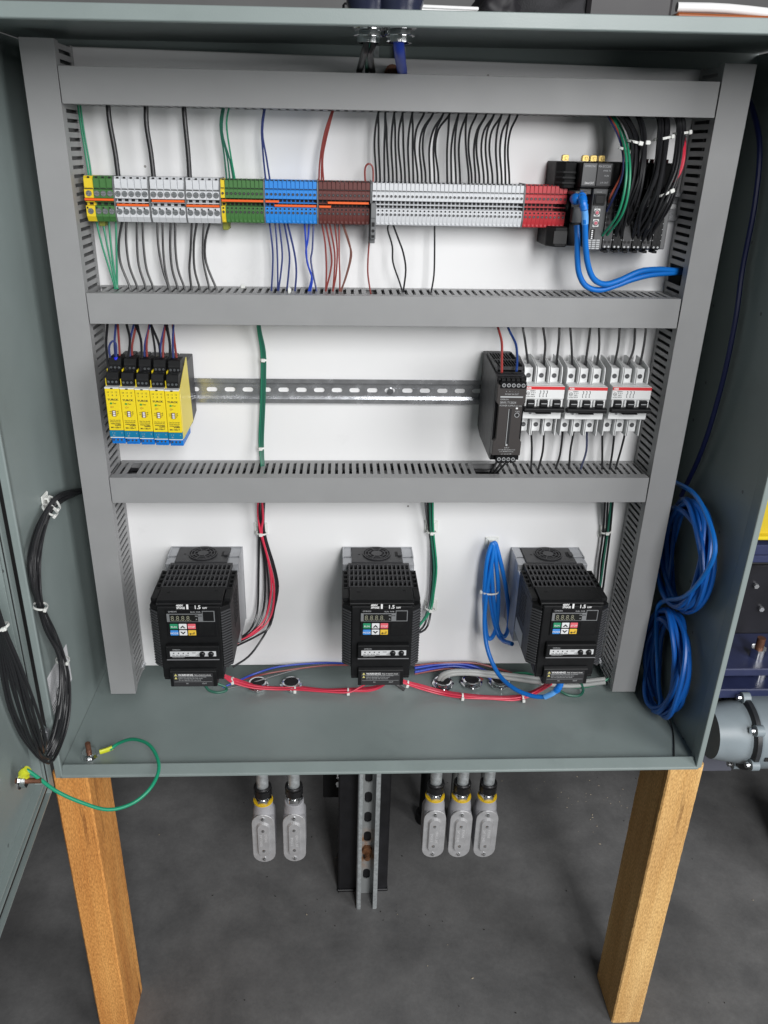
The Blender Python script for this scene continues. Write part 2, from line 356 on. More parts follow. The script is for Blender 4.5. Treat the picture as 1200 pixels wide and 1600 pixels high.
dchild('inner_face', dbox(.0338, .9, .0023, .0105, .1668, DT), PAINT)
# ------------------------------------------------------------------ slotted wiring ducts
def duct(L, label, loc, rot, gaps_top=(), gaps_bot=()):
    W, D = .0377, .071; t = thing('wire_duct', label, 'wire duct', loc, 'slotted grey wiring ducts', rot)
    for s, gaps in ((1, gaps_top), (0, gaps_bot)):
        z0, z1 = (W-.0022, W-.0006) if s else (.0006, .0022); m = MB()
        m.box(0, L, -.010, -.0015, z0, z1); m.box(0, L, -.0665, -.0545, z0, z1)
        n = int(L/.010)
        for k in range(n+1):
            if any(a <= k*.01 <= b for a, b in gaps): continue
            x = k*.010+.0021; x1 = min(x+.0058, L)
            if x1 > x: m.box(x, x1, -.0545, -.010, z0, z1)
        obj('slotted_side', m, DUCT, t)
    obj('base', MB().box(0, L, -.0016, -.0003, .0024, W-.0024), DUCT, t)
    c = MB().box(-.001, L+.001, -D, -D+.0016, 0, W).box(-.001, L+.001, -D+.0016, -.061, 0, .0005).box(-.001, L+.001, -D+.0016, -.061, W-.0005, W)
    c = MB().prism([(-D, 0), (-D, W), (-.0605, W), (-.0605, W-.0005), (-D+.0016, W-.0005), (-D+.0016, .0005), (-.0605, .0005), (-.0605, 0)], -.0005, L+.0005)
    obj('cover', c, DUCT, t, bevel=.0005)
    return t
R90 = math.pi/2
duct(.882, 'left upright grey wiring duct running the full height beside the yellow modules', (0, 0, 1.0457), (0, R90, 0))
duct(.886, 'right upright grey wiring duct running the full height beside the black controller', (.7944, 0, 1.046), (0, R90, 0), gaps_bot=((.225, .246),))
X0, XL2 = .0395, .753
H1 = duct(XL2, 'topmost level grey wiring duct, under the cabinet roof and above the terminal row', (X0, 0, 1.0200-.0377), (0, -.0098, 0))
H2 = duct(XL2, 'middle level grey wiring duct, between the terminal row and the yellow modules', (X0, 0, .7731-.0377), (0, -.0098, 0), gaps_top=((-.01, .005), (.345, .355)))
H3 = duct(XL2, 'lowest level grey wiring duct, just above the three black motor drives', (X0, 0, .5262-.0377), (0, -.0074, 0), gaps_top=((.018, .026), (.508, .53)))
random.seed(3)
b = MB()
for (xx, zz, tl) in ((X0, 1.02, .0098), (X0, .7731, .0098), (X0, .5262, .0074)):
    for k in range(22):
        y, z = random.uniform(-.054, -.012), zz-random.uniform(.009, .031)
        b.tube([(xx+.001+i*.0745, y+random.uniform(-.006, .006), z+tl*i*.0735+random.uniform(-.003, .003)) for i in range(11)], .0030, 6, res=2, mi=k % 4 if k > 14 else 0)
for xx in (.019, .8132):
    for k in range(8):
        x, y = xx+random.uniform(-.010, .010), random.uniform(-.054, -.012)
        b.tube([(x+random.uniform(-.003, .003), y+random.uniform(-.006, .006), .18+i*.085) for i in range(11)], .0022, 6, res=2, mi=0)
stuff(tag(obj('duct_wiring', b, [WBLK, WDGR, WBLU, WRED]), 'mass of mostly black wires lying inside the slotted ducts', 'wires'))
# ------------------------------------------------------------------ rails
def rail(L, first, label, loc, rot):
    t = thing('mounting_rail', label, 'mounting rail', loc, 'slotted steel mounting rails', rot)
    for s in (-1, 1):
        obj('rail_flange', MB().prism([(-.0003, s*.0031), (-.0003, s*.0125), (-.0075, s*.0125), (-.0075, s*.0175), (-.0086, s*.0175), (-.0086, s*.0115), (-.0013, s*.0115), (-.0013, s*.0031)], 0, L), ZINC, t, bevel=.0002)
    x = first; xs = []
    while x < L: xs.append(x); x += .025
    m = MB(); prev = 0
    for x in xs+[None]:
        arc = [(.0031*math.sin(a), .0031*math.cos(a)) for a in np.linspace(0, math.pi, 7)]
        pts = []
        if prev == 0: pts += [(0, -.0031), (0, .0031)]
        else: pts += [(prev+.0075-.0031+p[0], -p[1]) for p in arc]
        if x is None: pts += [(L, .0031), (L, -.0031)]
        else: pts += [(x-.0075+.0031-p[0], p[1]) for p in arc]
        m.prism(pts, -.0013, -.0003, 'y'); prev = x
    obj('rail_web', m, ZINC, t)
    return t
rail(.70, .0445, 'lower slotted steel rail between the yellow modules and the black power supply', (.055, 0, .6322), (0, -.0066, 0))
rail(.755, .04, 'upper slotted steel rail mostly hidden behind the long row of terminals', (.046, 0, .8825), (0, -.0075, 0))
p = at(610, 611, Y=-.0016)
tag(obj('screw', MB().cyl((0, 0, 0), .0043, -.003, 'y', 14).box(-.003, .003, -.0033, -.0028, -.0005, .0005).box(-.0005, .0005, -.0034, -.0028, -.003, .003), SCRW, loc=p, rot=(0, .6, 0), bevel=.0003), 'round headed steel screw fastening the lower rail through one slot', 'screw')
# ------------------------------------------------------------------ terminal rows
RZ = .8855                                    # row centre height at x=.39 ; the row climbs gently to the right
def rz(x): return RZ+(x-.39)*.0082
def small_terminal(col):
    """5.1 mm wide; materials: body, dark, screw"""
    m = MB(); h = .00245
    m.prism([(-.010, .0232), (-.043, .0232), (-.0462, .0205), (-.0462, .0125), (-.0478, .0118), (-.0478, .0022), (-.040, .0018), (-.040, -.0068), (-.0478, -.0072), (-.0478, -.0185), (-.0445, -.0262), (-.010, -.0262)], -h, h)
    m.box(-h+.0004, h-.0004, -.0472, -.0462, .0140, .0222)              # marker strip
    m.box(-h+.0003, h-.0003, -.0466, -.0460, .0128, .0136, 1)
    m.box(-.0004, h, -.0468, -.0460, .0224, .0236, 1)
    m.box(-h, h, -.0472, -.0398, -.0029, -.0021)                        # bar between the two bridge shafts
    m.box(-.0017, .0017, -.0404, -.0399, -.0016, .0014, 1); m.box(-.0017, .0017, -.0404, -.0399, -.0064, -.0034, 1)
    m.box(-.0010, .0010, -.0482, -.0477, -.0103, -.0084, 1)
    for z in (.0073, -.0138):
        m.ring((0, -.0484, z), .0016, .0020, .0007, 'y', 10, 0); m.cyl((0, -.0481, z), .0017, .0004, 'y', 10, 1)
        m.cyl((0, -.0484, z), .0010, .0003, 'y', 8, 2); 
    m.box(-.0012, .0012, -.0460, -.0435, -.0252, -.0220, 0)
    return mesh('terminal_block', m, [col, DARK, SCRD])
def large_terminal(col, wd, holes=True):
    m = MB(); h = wd/2-.00015
    m.prism([(-.010, .0240), (-.043, .0240), (-.0462, .0205), (-.0462, .0095), (-.0480, .0088), (-.0480, -.0004), (-.041, -.0008), (-.041, -.0090), (-.0480, -.0094), (-.0480, -.0215), (-.0440, -.0275), (-.010, -.0275)], -h, h)
    m.box(-h+.0006, h-.0008, -.0473, -.0461, .0112, .0214)
    m.box(-h+.0004, h-.0004, -.0467, -.0460, .0094, .0104, 1); m.box(-.0005, .0022, -.0474, -.0460, .0218, .0236, 1)
    m.box(-h, h, -.0470, -.0408, -.0052, -.0044)
    m.box(-.0022, .0022, -.0415, -.0409, -.0041, -.0012, 1); m.box(-.0022, .0022, -.0415, -.0409, -.0086, -.0056, 1)
    m.box(-h+.001, -h+.0027, -.0485, -.0478, -.0128, -.0105, 1)
    return mesh('terminal_block', m, [col, DARK, SCRD])
sc_mesh = mesh('screw', MB().ring((0, -.0487, 0), .0029, .0034, .0010, 'y', 14, 1).cyl((0, -.0485, 0), .003, .0006, 'y', 14, 0).box(-.0026, .0026, -.04868, -.0484, -.0004, .0004, 1), [SCRW, TEND])
ORD = 'leftmost,second,third,fourth,fifth,sixth,seventh,eighth,ninth,tenth,eleventh,twelfth,thirteenth,fourteenth,fifteenth,sixteenth,seventeenth,eighteenth,nineteenth,twentieth,twenty first,twenty second,twenty third,twenty fourth,twenty fifth,twenty sixth,twenty seventh,twenty eighth,twenty ninth,thirtieth,thirty first,thirty second,thirty third,thirty fourth,thirty fifth,thirty sixth'.split(',')
def nth(k, n):
    if n == 1: return 'only'
    return 'rightmost' if k == n-1 else 'leftmost' if k == 0 else ORD[k]+' from left,'
def put_large(col, wd, xs, label, group, mats=None):
    root = None; base = label
    for k, x in enumerate(xs):
        label = base if len(xs) == 1 else '%s %s' % (nth(k, len(xs)), base)
        if root is None:
            root = tag(obj('terminal_block', large_terminal(col, wd), None, loc=(x, 0, rz(x))), label, 'terminal block', group)
            for z in (.0046, -.0155): obj('screw', sc_mesh, None, root, (0, 0, z))
        else: dup(root, (x, 0, rz(x)), label)
def put_small(col, x0, x1, n, label, group):
    me = small_terminal(col); p = (x1-x0)/n
    for k in range(n):
        x = x0+p*(k+.5); o = bpy.data.objects.new('terminal_block', me); COL.objects.link(o); o.location = (x, 0, rz(x)); o.scale = (p/.0051, 1, 1)
        tag(o, label if n == 1 else '%s %s' % (nth(k, n), label), 'terminal block', group)
    return
def xw(px, lo=False): return at(px, 285+(px-700)*.018, Y=-.048)[0]
def row(a, b, n): p = (b-a)/n; return [a+p*(k+.5) for k in range(n)], p
xs, p = row(.0445, .0555, 1); put_large(TYEL, .0110, xs, 'large yellow ground terminal at the far left end of the terminal row', None)
xs, p = row(.0555, .0790, 3); put_large(TGRN, p, xs, 'large green ground terminal beside the yellow one at the left end', 'large green ground terminals')
for k, (a, b_) in enumerate(((.0805, .1205), (.1228, .1640), (.1658, .2062))):
    xs, p = row(a, b_, 5)
    put_large(TWHT, p, xs, 'large grey terminal in the %s' % ('first grey set, right of green ground terminals', 'second grey set, jumper placed higher', 'third grey set, left of narrow green terminals')[k], 'large grey terminals, set %s' % ('one', 'two', 'three')[k])
put_small(TYEL, .2075, .2126, 1, 'narrow yellow terminal at the left end of the narrow green ones', None)
put_small(TGRN, .2127, .2592, 9, 'narrow green terminal in the set left of blue', 'narrow green terminals')
put_small(TBLU, .2610, .3242, 12, 'narrow blue terminal in the set left of brown', 'narrow blue terminals')
put_small(TBRN, .3262, .3892, 12, 'narrow brown terminal in the set right of blue', 'narrow brown terminals')
put_small(TWHT, .3922, .5800, 36, 'narrow grey terminal in the long set right of brown', 'narrow light grey terminals')
put_small(TRED, .5820, .6345, 10, 'narrow red terminal in the set beside the black controller', 'narrow red terminals')
for k, (x, lb) in enumerate(((.0797, 'between green and first grey set'), (.1217, 'between first and second grey sets'), (.1649, 'between second and third grey sets'), (.2068, 'between third grey set and yellow terminal'), (.2601, 'between green and blue terminals'), (.3252, 'between blue and brown terminals'), (.3907, 'between brown and light grey terminals'), (.5810, 'between light grey and red terminals'))):
    big = x < .207
    pr = [(-.010, .0245), (-.0440, .0245), (-.0468, .021), (-.0486, .0125), (-.0486, -.0185), (-.045, -.0270), (-.010, -.0270)]
    tag(obj('terminal_cover', MB().prism(pr, -.0008, .0008), TEND, loc=(x, 0, rz(x))), 'thin dark grey terminal end cover '+lb, 'end cover', 'dark terminal end covers')
def jumper(x0, x1, dz, lb):
    xm = (x0+x1)/2; m = MB().box(x0-xm, x1-xm, -.0505, -.0462, -.0013, .0013); n = max(2, int((x1-x0)/.0052))
    for k in range(n):
        x = x0-xm+(k+.5)*(x1-x0)/n; m.box(x-.0012, x+.0012, -.0462, -.0412, -.0007, .0007)
    tag(obj('jumper_bar', m, ORNG, loc=(xm, 0, rz(xm)+dz), rot=(0, -.0082, 0), bevel=.0003), lb, 'jumper', 'orange jumper bars')
jumper(.0445, .079, -.0022, 'orange jumper bar across yellow and green ground terminals, leftmost')
jumper(.0822, .1203, -.0078, 'orange jumper bar across the first set of large grey terminals')
jumper(.1245, .1635, -.0026, 'orange jumper bar across the second set of large grey terminals, set higher')
jumper(.1655, .2055, -.0075, 'orange jumper bar across the third set of large grey terminals')
jumper(.2085, .2590, -.0008, 'long orange jumper bar across the narrow green terminals')
jumper(.2615, .2780, -.0008, 'short upper orange jumper bar at the left of the blue terminals')
jumper(.2725, .3235, -.0055, 'long lower orange jumper bar across the blue terminals')
jumper(.3268, .3415, -.0058, 'short lower orange jumper bar at the left of the brown terminals')
jumper(.3375, .3880, -.0012, 'long upper orange jumper bar across the brown terminals')
# end clamp hanging in front of the row
x, y, z = at(583, 345, Y=-.050)
c = thing('end_clamp', 'grey end clamp hanging low between brown and light grey terminals', 'end clamp', (x, 0, z))
obj('body', MB().box(-.0032, .0032, -.054, -.010, -.0215, .021).box(-.0042, .0028, -.046, -.008, -.027, .012), TEND, c, bevel=.0006)
obj('marker_plate', MB().box(-.0030, .0030, -.0556, -.0542, .0035, .0205), MIDG, c, bevel=.0004)
obj('screw', MB().cyl((0, -.0546, -.0115), .0019, .0008, 'y', 12).box(-.0018, .0018, -.0549, -.0541, -.0195, -.0165), DARK, c)
obj('release_slot', MB().box(-.0018, .0018, -.0545, -.0541, -.0065, -.0015), DARK, c)
for (px, py, lb) in ((353, 351, 'olive green rail foot under the narrow yellow terminal'), (160, 345, 'olive green rail foot under the large green terminals')):
    x, y, z = at(px, py, Y=-.03)
    tag(obj('rail_foot', MB().box(-.0035, .0035, -.034, -.010, -.006, .004).box(-.0045, .0045, -.030, -.022, -.0045, -.0015), M('olive_foot', (.20, .22, .03), .5), loc=(x, 0, z), bevel=.0006), lb, 'rail foot', 'terminal rail feet')
# ------------------------------------------------------------------ black bus controller with slices
PX, PZ = .617, .8395
PLCG = M('controller_grey', (.072, .073, .076), .45, bump=.05, bscale=1200)
plc = thing('bus_controller', 'black bus controller with slice modules, blue cables plugged in, right of the red terminals', 'controller', (PX, 0, PZ), rot=(0, -.008, 0))
obj('left_block', MB().prism([(0, 0), (.002, -.040), (.010, -.052), (.024, -.056), (.024, 0)], .068, .0985, 'z').prism([(-.004, 0), (-.004, -.048), (.004, -.060), (.020, -.060), (.024, 0)], 0, .024, 'z').box(.004, .062, -.040, 0, .0242, .0678), BLK, plc, bevel=.0012)
obj('vent_louvre', MB().prism([(.0005, -.045), (.0085, -.0545), (.0235, -.0585), (.0235, -.055)], .0735, .0755, 'z').prism([(.0005, -.045), (.0085, -.0545), (.0235, -.0585), (.0235, -.055)], .0795, .0815, 'z').prism([(.0005, -.045), (.0085, -.0545), (.0235, -.0585), (.0235, -.055)], .0855, .0875, 'z').box(.003, .0195, -.0612, -.0602, .004, .019), M('louvre_black', (.012, .012, .013), .5), plc)
obj('header', MB().box(.0245, .0605, -.0775, 0, .0700, .0985), BLK, plc, bevel=.001)
obj('name_plate', MB().prism([(.0252, .0725), (.0252, .0975), (.0420, .0975), (.0420, .0725), (.0285, .0725)], -.0785, -.0777, 'y'), PLCG, plc, bevel=.0003)
obj('name_plate', MB().box(.0430, .0605, -.0785, -.0777, .0725, .0975), CHAR, plc, bevel=.0003)
obj('front', MB().box(.0415, .0598, -.0770, 0, 0, .0695).box(.0265, .0412, -.070, 0, .0625, .0695), PLCG, plc, bevel=.0008)
obj('front', MB().box(.0245, .0412, -.047, 0, .0005, .0620), BLK2, plc)
obj('port_cover', MB().box(.0185, .0338, -.0795, -.040, .0615, .0665), PLCG, plc, bevel=.001)
obj('terminal_plug', MB().box(.0430, .0565, -.0795, -.0772, .0510, .0640).box(.0445, .055, -.0805, -.0796, .0525, .0625), BLK2, plc, bevel=.0006)
for z in (.0425, .0305):
    d = obj('rotary_switch', MB().box(.0450, .0525, -.0782, -.0772, z-.0045, z+.0045), OFFW, plc, bevel=.0003)
    obj('dial', MB().cyl((.0487, -.0782, z), .0020, -.0012, 'y', 12), M('dial_pink', (.55, .12, .16), .5), d)
    obj('dial_well', MB().ring((.0487, -.0784, z), .0027, .0036, .0003, 'y', 14), INK, d)
obj('dip_switch', MB().box(.0440, .0490, -.0782, -.0772, .0115, .0235), DARK, plc)
for k in range(5): obj('dip_slider', MB().box(.0446, .0464, -.0790, -.0783, .0122+k*.0022, .0136+k*.0022), WHT, plc)
for r in range(5):
    for q in range(3): obj('status_light', MB().box(.0420+q*.0052, .0462+q*.0052, -.0778, -.0771, -.0002+.0024*r-.0002+.0004, .0016+.0024*r), GPRT, plc)
text('OMRON', .0034, GPRT, plc, (.0268, -.0788, .0930)); text('NX-ECC203', .0034, GPRT, plc, (.0436, -.0788, .0930), sx=.85)
text('EtherCAT', .0034, WHT, plc, (.0290, -.0788, .0745), sx=.8)
text('PWR TS', .0026, GPRT, plc, (.0500, -.0788, .0885)); text('RUN', .0026, GPRT, plc, (.0520, -.0788, .0830)); text('L/A OUT', .0026, GPRT, plc, (.0478, -.0788, .0755))
text('SERVICE', .0018, GPRT, plc, (.0455, -.0772, .0650)); text('x10', .002, GPRT, plc, (.046, -.0772, .0480)); text('x1', .002, GPRT, plc, (.0465, -.0772, .0247))
for k in range(6):
    x0 = .0602+.01245*k
    s = obj('slice_module', MB().box(x0+.0002, x0+.0122, -.0700, 0, -.001, .0990).box(x0+.0012, x0+.0112, -.0735, -.0702, .0720, .0975).prism([(-.0702, 0), (-.0760, .003), (-.0760, .0690), (-.0702, .0705)], x0+.0006, x0+.0118, 'x') if False else MB().box(x0+.0002, x0+.0122, -.0700, 0, -.001, .0990).box(x0+.0012, x0+.0112, -.0735, -.0702, .0720, .0975), BLK, plc, bevel=.0004)
    tb = obj('terminal_face', MB().prism([(-.0702, -.001), (-.0765, .002), (-.0765, .0690), (-.0702, .0705)], x0+.0008, x0+.0118), CHAR if k % 2 == 0 else BLK, s)
    hm = MB(); pm = MB()
    for r in range(9):
        for q in (0, 1):
            xx = x0+.0036+q*.0050; zz = .0085+r*.0066
            if k in (0, 2) and 1 <= r <= 2: continue
            hm.cyl((xx, -.0766, zz), .0017, -.0004, 'y', 10, 0)
            pm.box(xx-.0026+.0052*q-.0004, xx-.0026+.0052*q+.0004, -.0769, -.0766, zz+.0022, zz+.0030)
    for q in (0, 1): pm.cyl((x0+.0036+q*.005, -.0766, .0030), .0013, -.0004, 'y', 8)
    obj('wire_holes', hm, DARK, s); obj('print_marks', pm, GPRT, s)
    obj('rail_latch', MB().box(x0+.0035, x0+.0090, -.0755, -.060, -.0042, -.0012), BLK2, s, bevel=.0004)
    if k > 2: obj('keying_clip', MB().cyl((x0+.004, -.060, .099), .0026, .004, 'z', 8).cyl((x0+.0095, -.060, .099), .0026, .004, 'z', 8), M('maroon_clip', (.10, .012, .02), .5), s)
obj('end_cover', MB().prism([(.1352, 0), (.1352, -.0700), (.1420, -.0700), (.1460, -.060), (.1460, 0)], 0, .099, 'z'), M('end_cover_grey', (.12, .122, .126), .45), plc, bevel=.001)
obj('end_cover_rib', MB().box(.1461, .1482, -.055, -.002, .012, .096), BLK, plc, bevel=.0006)
for x in (.013, .038, .048, .0585): obj('latch', MB().prism([(x-.004, .099), (x-.004, .1045), (x-.0025, .106), (x+.003, .106), (x+.004, .1045), (x+.004, .099)], -.040, -.033, 'y').box(x-.001, x+.002, -.0408, -.0402, .1005, .104), BRASS, plc, bevel=.0004)
# ------------------------------------------------------------------ yellow isolating amplifiers
W5 = .0184
def turck(first):
    t = thing('isolator_module', 'yellow isolator module', 'isolator module', first, 'yellow isolator modules')
    obj('housing', MB().prism([(-.006, -.026), (-.040, -.033), (-.108, -.0312), (-.108, .036), (-.080, .055), (-.006, .055)], .0004, .0180), CHAR, t, bevel=.0008)
    obj('side_panel', MB().prism([(-.040, -.030), (-.112, -.0310), (-.112, .034), (-.058, .062), (-.055, .062)], .01802, .0186), YELB, t)
    obj('front', MB().box(.0003, .0181, -.1172, -.1082, -.0213, .0335), YELL, t, bevel=.0006)
    obj('front_edge', MB().box(.0004, .0180, -.1176, -.1086, .0336, .0350).box(.0076, .0106, -.1179, -.1177, .0330, .0345, 1), [OFFW, DARK], t)
    obj('teal_band', MB().box(.0003, .0181, -.1174, -.1083, -.0300, -.0215), TEAL, t, bevel=.0003)
    obj('lower_edge', MB().box(.0008, .0178, -.1170, -.1085, -.0312, -.0302), OFFW, t)
    b = obj('lower_connector', MB().box(.0010, .0178, -.1130, -.060, -.0405, -.0314).box(.0024, .0164, -.1150, -.1131, -.0375, -.0316), BLUC, t, bevel=.0006)
    for k in range(3): obj('screw', MB().cyl((.0045+k*.0048, -.1151, -.0345), .0013, -.0006, 'y', 8), SCRD, b)
    for s, (y0, z0, y1) in enumerate(((-.1120, .0365, -.098), (-.0930, .0500, -.080))):
        pl = obj('upper_connector', MB().prism([(y0, z0), (y0, z0+.0085), (y0+.004, z0+.0155), (y1+.012, z0+.0155), (y1+.012, z0)], .0022, .0172), BLK, t, bevel=.0005)
        for k in range(3): obj('screw', MB().cyl((.0050+k*.0048, y0-.0001, z0+.0042), .0015, -.0007, 'y', 10).box(.0038+k*.0048, .0062+k*.0048, y0-.0010, y0-.0008, z0+.0038, z0+.0046), SCRW, pl)
    obj('divider', MB().box(.0003, .0019, -.110, -.086, .0352, .0445).box(.0003, .0019, -.098, -.07, .0446, .0535), YELL, t, bevel=.0004)
    for k, (a, b_) in enumerate((('10', '7'), ('11', '8'), ('12', '9'))):
        text(a, .0030, INK, t, (.0040+k*.0050, -.1174, .0278), align='CENTER'); text(b_, .0030, INK, t, (.0043+k*.0050, -.1174, .0238), align='CENTER')
    text('TURCK', .0032, INK, t, (.0092, -.1174, .0182), align='CENTER', bold=.03, sx=1.25)
    text('Pwr', .0028, INK, t, (.0085, -.1174, .0135)); text('1', .0028, INK, t, (.0080, -.1174, .0088))
    obj('power_light', MB().cyl((.0066, -.1173, .0145), .0013, -.0007, 'y', 10), M('green_light', (.02, .30, .06), .3), t)
    obj('status_light', MB().ring((.0066, -.1178, .0098), .0009, .0013, .0006, 'y', 10), M('amber_light', (.45, .25, .05), .4), t)
    s = obj('switch_block', MB().box(.0066, .0112, -.1180, -.1173, -.0025, .0052), M('maroon_switch', (.10, .02, .015), .5), t)
    for k in range(3): obj('slider', MB().box(.0078, .0106, -.1187, -.1181, -.0018+k*.0024, -.0002+k*.0024), WHT, s)
    for k, (a, b_) in enumerate((('I', 'II'), ('on', 'off'), ('on', 'off'))):
        text(a, .0024, INK, t, (.0058, -.1174, -.0016+k*.0024), align='RIGHT'); text(b_, .0024, INK, t, (.0120, -.1174, -.0016+k*.0024))
    text('Class 2 for use with', .0021, INK, t, (.0092, -.1174, -.0082), align='CENTER', sx=.8); text('isolated inputs only', .0021, INK, t, (.0092, -.1174, -.0103), align='CENTER', sx=.8)
    text('isolating switching', .0021, INK, t, (.0092, -.1174, -.0128), align='CENTER', sx=.8, bold=.02); text('amplifier', .0022, INK, t, (.0160, -.1174, -.0147), align='RIGHT', bold=.03)
    text('IM1-12Ex-T', .0028, INK, t, (.0092, -.1174, -.0182), align='CENTER', sx=.95, bold=.02)
    text('1  2', .0026, GPRT, t, (.0035, -.1176, -.0253)); text('4', .0026, GPRT, t, (.0150, -.1176, -.0253)); text('Ex', .0026, GPRT, t, (.0045, -.1176, -.0285))
    return t
tx, tz = .0604, .6316
n5 = ['leftmost yellow isolator module, against the left upright duct', 'second yellow isolator module from the left duct, with green power light', 'third yellow isolator module, middle of the row of five', 'fourth yellow isolator module, next to the end one', 'fifth yellow isolator module, its yellow side label facing the bare rail']
t0 = turck((tx, 0, tz)); t0['label'] = n5[0]
for k in range(1, 5): dup(t0, (tx+W5*k, 0, tz-.0006*k), n5[k])
# ------------------------------------------------------------------ power supply
ps = thing('power_supply', 'black tall power supply unit standing left of the white breakers', 'power supply', (.5520, 0, .6322))
H = .0555
obj('housing', MB().prism([(-.006, -.046), (-.030, -H+.001), (-.112, -.0585), (-.112, H), (-.006, .0625), (-.006, .02)], .0005, .0390), CHAR, ps, bevel=.0008)
m = MB()
for k in range(7): m.box(.0080+k*.0036, .0090+k*.0036, -.100, -.022, .0600, .0635)
for y in (-.100, -.061, -.022): m.box(.003, .0365, y-.001, y+.001, .0600, .0640)
m.box(.003, .0042, -.100, -.022, .056, .0652); m.box(.0353, .0365, -.100, -.022, .056, .0652)
obj('vent_grille', m, CHAR, ps); obj('vent_floor', MB().box(.0025, .037, -.101, -.021, .0560, .0570), DARK, ps) 
obj('front', MB().prism([(.001, .0465), (.0385, .0465), (.0385, .0235), (.0352, .0195), (.0352, -.0255), (.0385, -.0295), (.0385, -.0485), (.001, -.0485), (.001, -.0295), (.0045, -.0255), (.0045, .0195), (.001, .0235)], -.1245, -.113, 'y'), M('warm_charcoal', (.042, .037, .036), .42, bump=.08, bscale=1400), ps, bevel=.0007)
obj('front_recess', MB().box(.0008, .0388, -.1165, -.1122, -.0575, .0550), BLK2, ps)
for x0, n, z0 in ((.0055, 5, .0420), (.0078, 4, -.0575)):
    tb = obj('terminal_strip', MB().box(x0-.001, x0+n*.0062+.001, -.1255, -.1168, z0, z0+.0085), BLK2, ps, bevel=.0005)
    for k in range(n):
        obj('screw', MB().ring((x0+.0031+k*.0062, -.1262, z0+.0043), .0018, .0024, .0007, 'y', 12, 1).cyl((x0+.0031+k*.0062, -.1258, z0+.0043), .0018, .0003, 'y', 10, 0), [SCRD, GPRT], tb)
        obj('wire_entry', MB().box(x0+.0008+k*.0062, x0+.0054+k*.0062, -.1215, -.1166, z0+.0087, z0+.0115) if z0 > 0 else MB().box(x0+.0008+k*.0062, x0+.0054+k*.0062, -.1215, -.1166, z0-.003, z0-.0002), BLK, tb)
obj('grey_band', MB().box(.0055, .0345, -.1250, -.1246, .0300, .0318), GPRT, ps)
text('DC24V 5A OUT', .0028, GPRT, ps, (.0200, -.1247, .0335), align='CENTER', sx=.9); text('+   +   -   -   -', .0030, GPRT, ps, (.0200, -.1247, .0370), align='CENTER')
text('OMRON', .0028, GPRT, ps, (.0056, -.1247, .0266)); text('S8VK-T12024', .0039, GPRT, ps, (.0056, -.1247, .0222), sx=.95); text('POWER SUPPLY', .0030, GPRT, ps, (.0056, -.1247, .0184), sx=.95)
text('DC ON', .0024, GPRT, ps, (.0262, -.1247, .0182)); text('V.ADJ', .0024, GPRT, ps, (.0262, -.1247, .0110))
obj('power_light', MB().box(.0268, .0294, -.1251, -.1246, .0150, .0170), WHT, ps)
obj('adjuster', MB().cyl((.0290, -.1246, .0070), .0024, -.0004, 'y', 12, 0).ring((.0290, -.1250, .0070), .0026, .0032, .0004, 'y', 14, 1), [DARK, GPRT], ps)
obj('front_groove', MB().box(.0178, .0184, -.1252, -.1246, -.0340, .0150, 1).box(.0184, .0218, -.1249, -.1246, -.0340, .0150, 0).cyl((.0190, -.1247, -.0335), .0014, -.0012, 'y', 8, 1), [DARK, GPRT], ps)
text('INPUT', .0024, GPRT, ps, (.0200, -.1247, -.0385), align='CENTER'); text('3 AC 380-480V 50/60Hz 0.57A', .0021, GPRT, ps, (.0200, -.1247, -.0412), align='CENTER', sx=.85)
text('2 AC 380-480V 0.9A max', .0021, GPRT, ps, (.0200, -.1247, -.0436), align='CENTER', sx=.85); text('L1  L2  L3  PE', .0024, GPRT, ps, (.0200, -.1247, -.0470), align='CENTER')
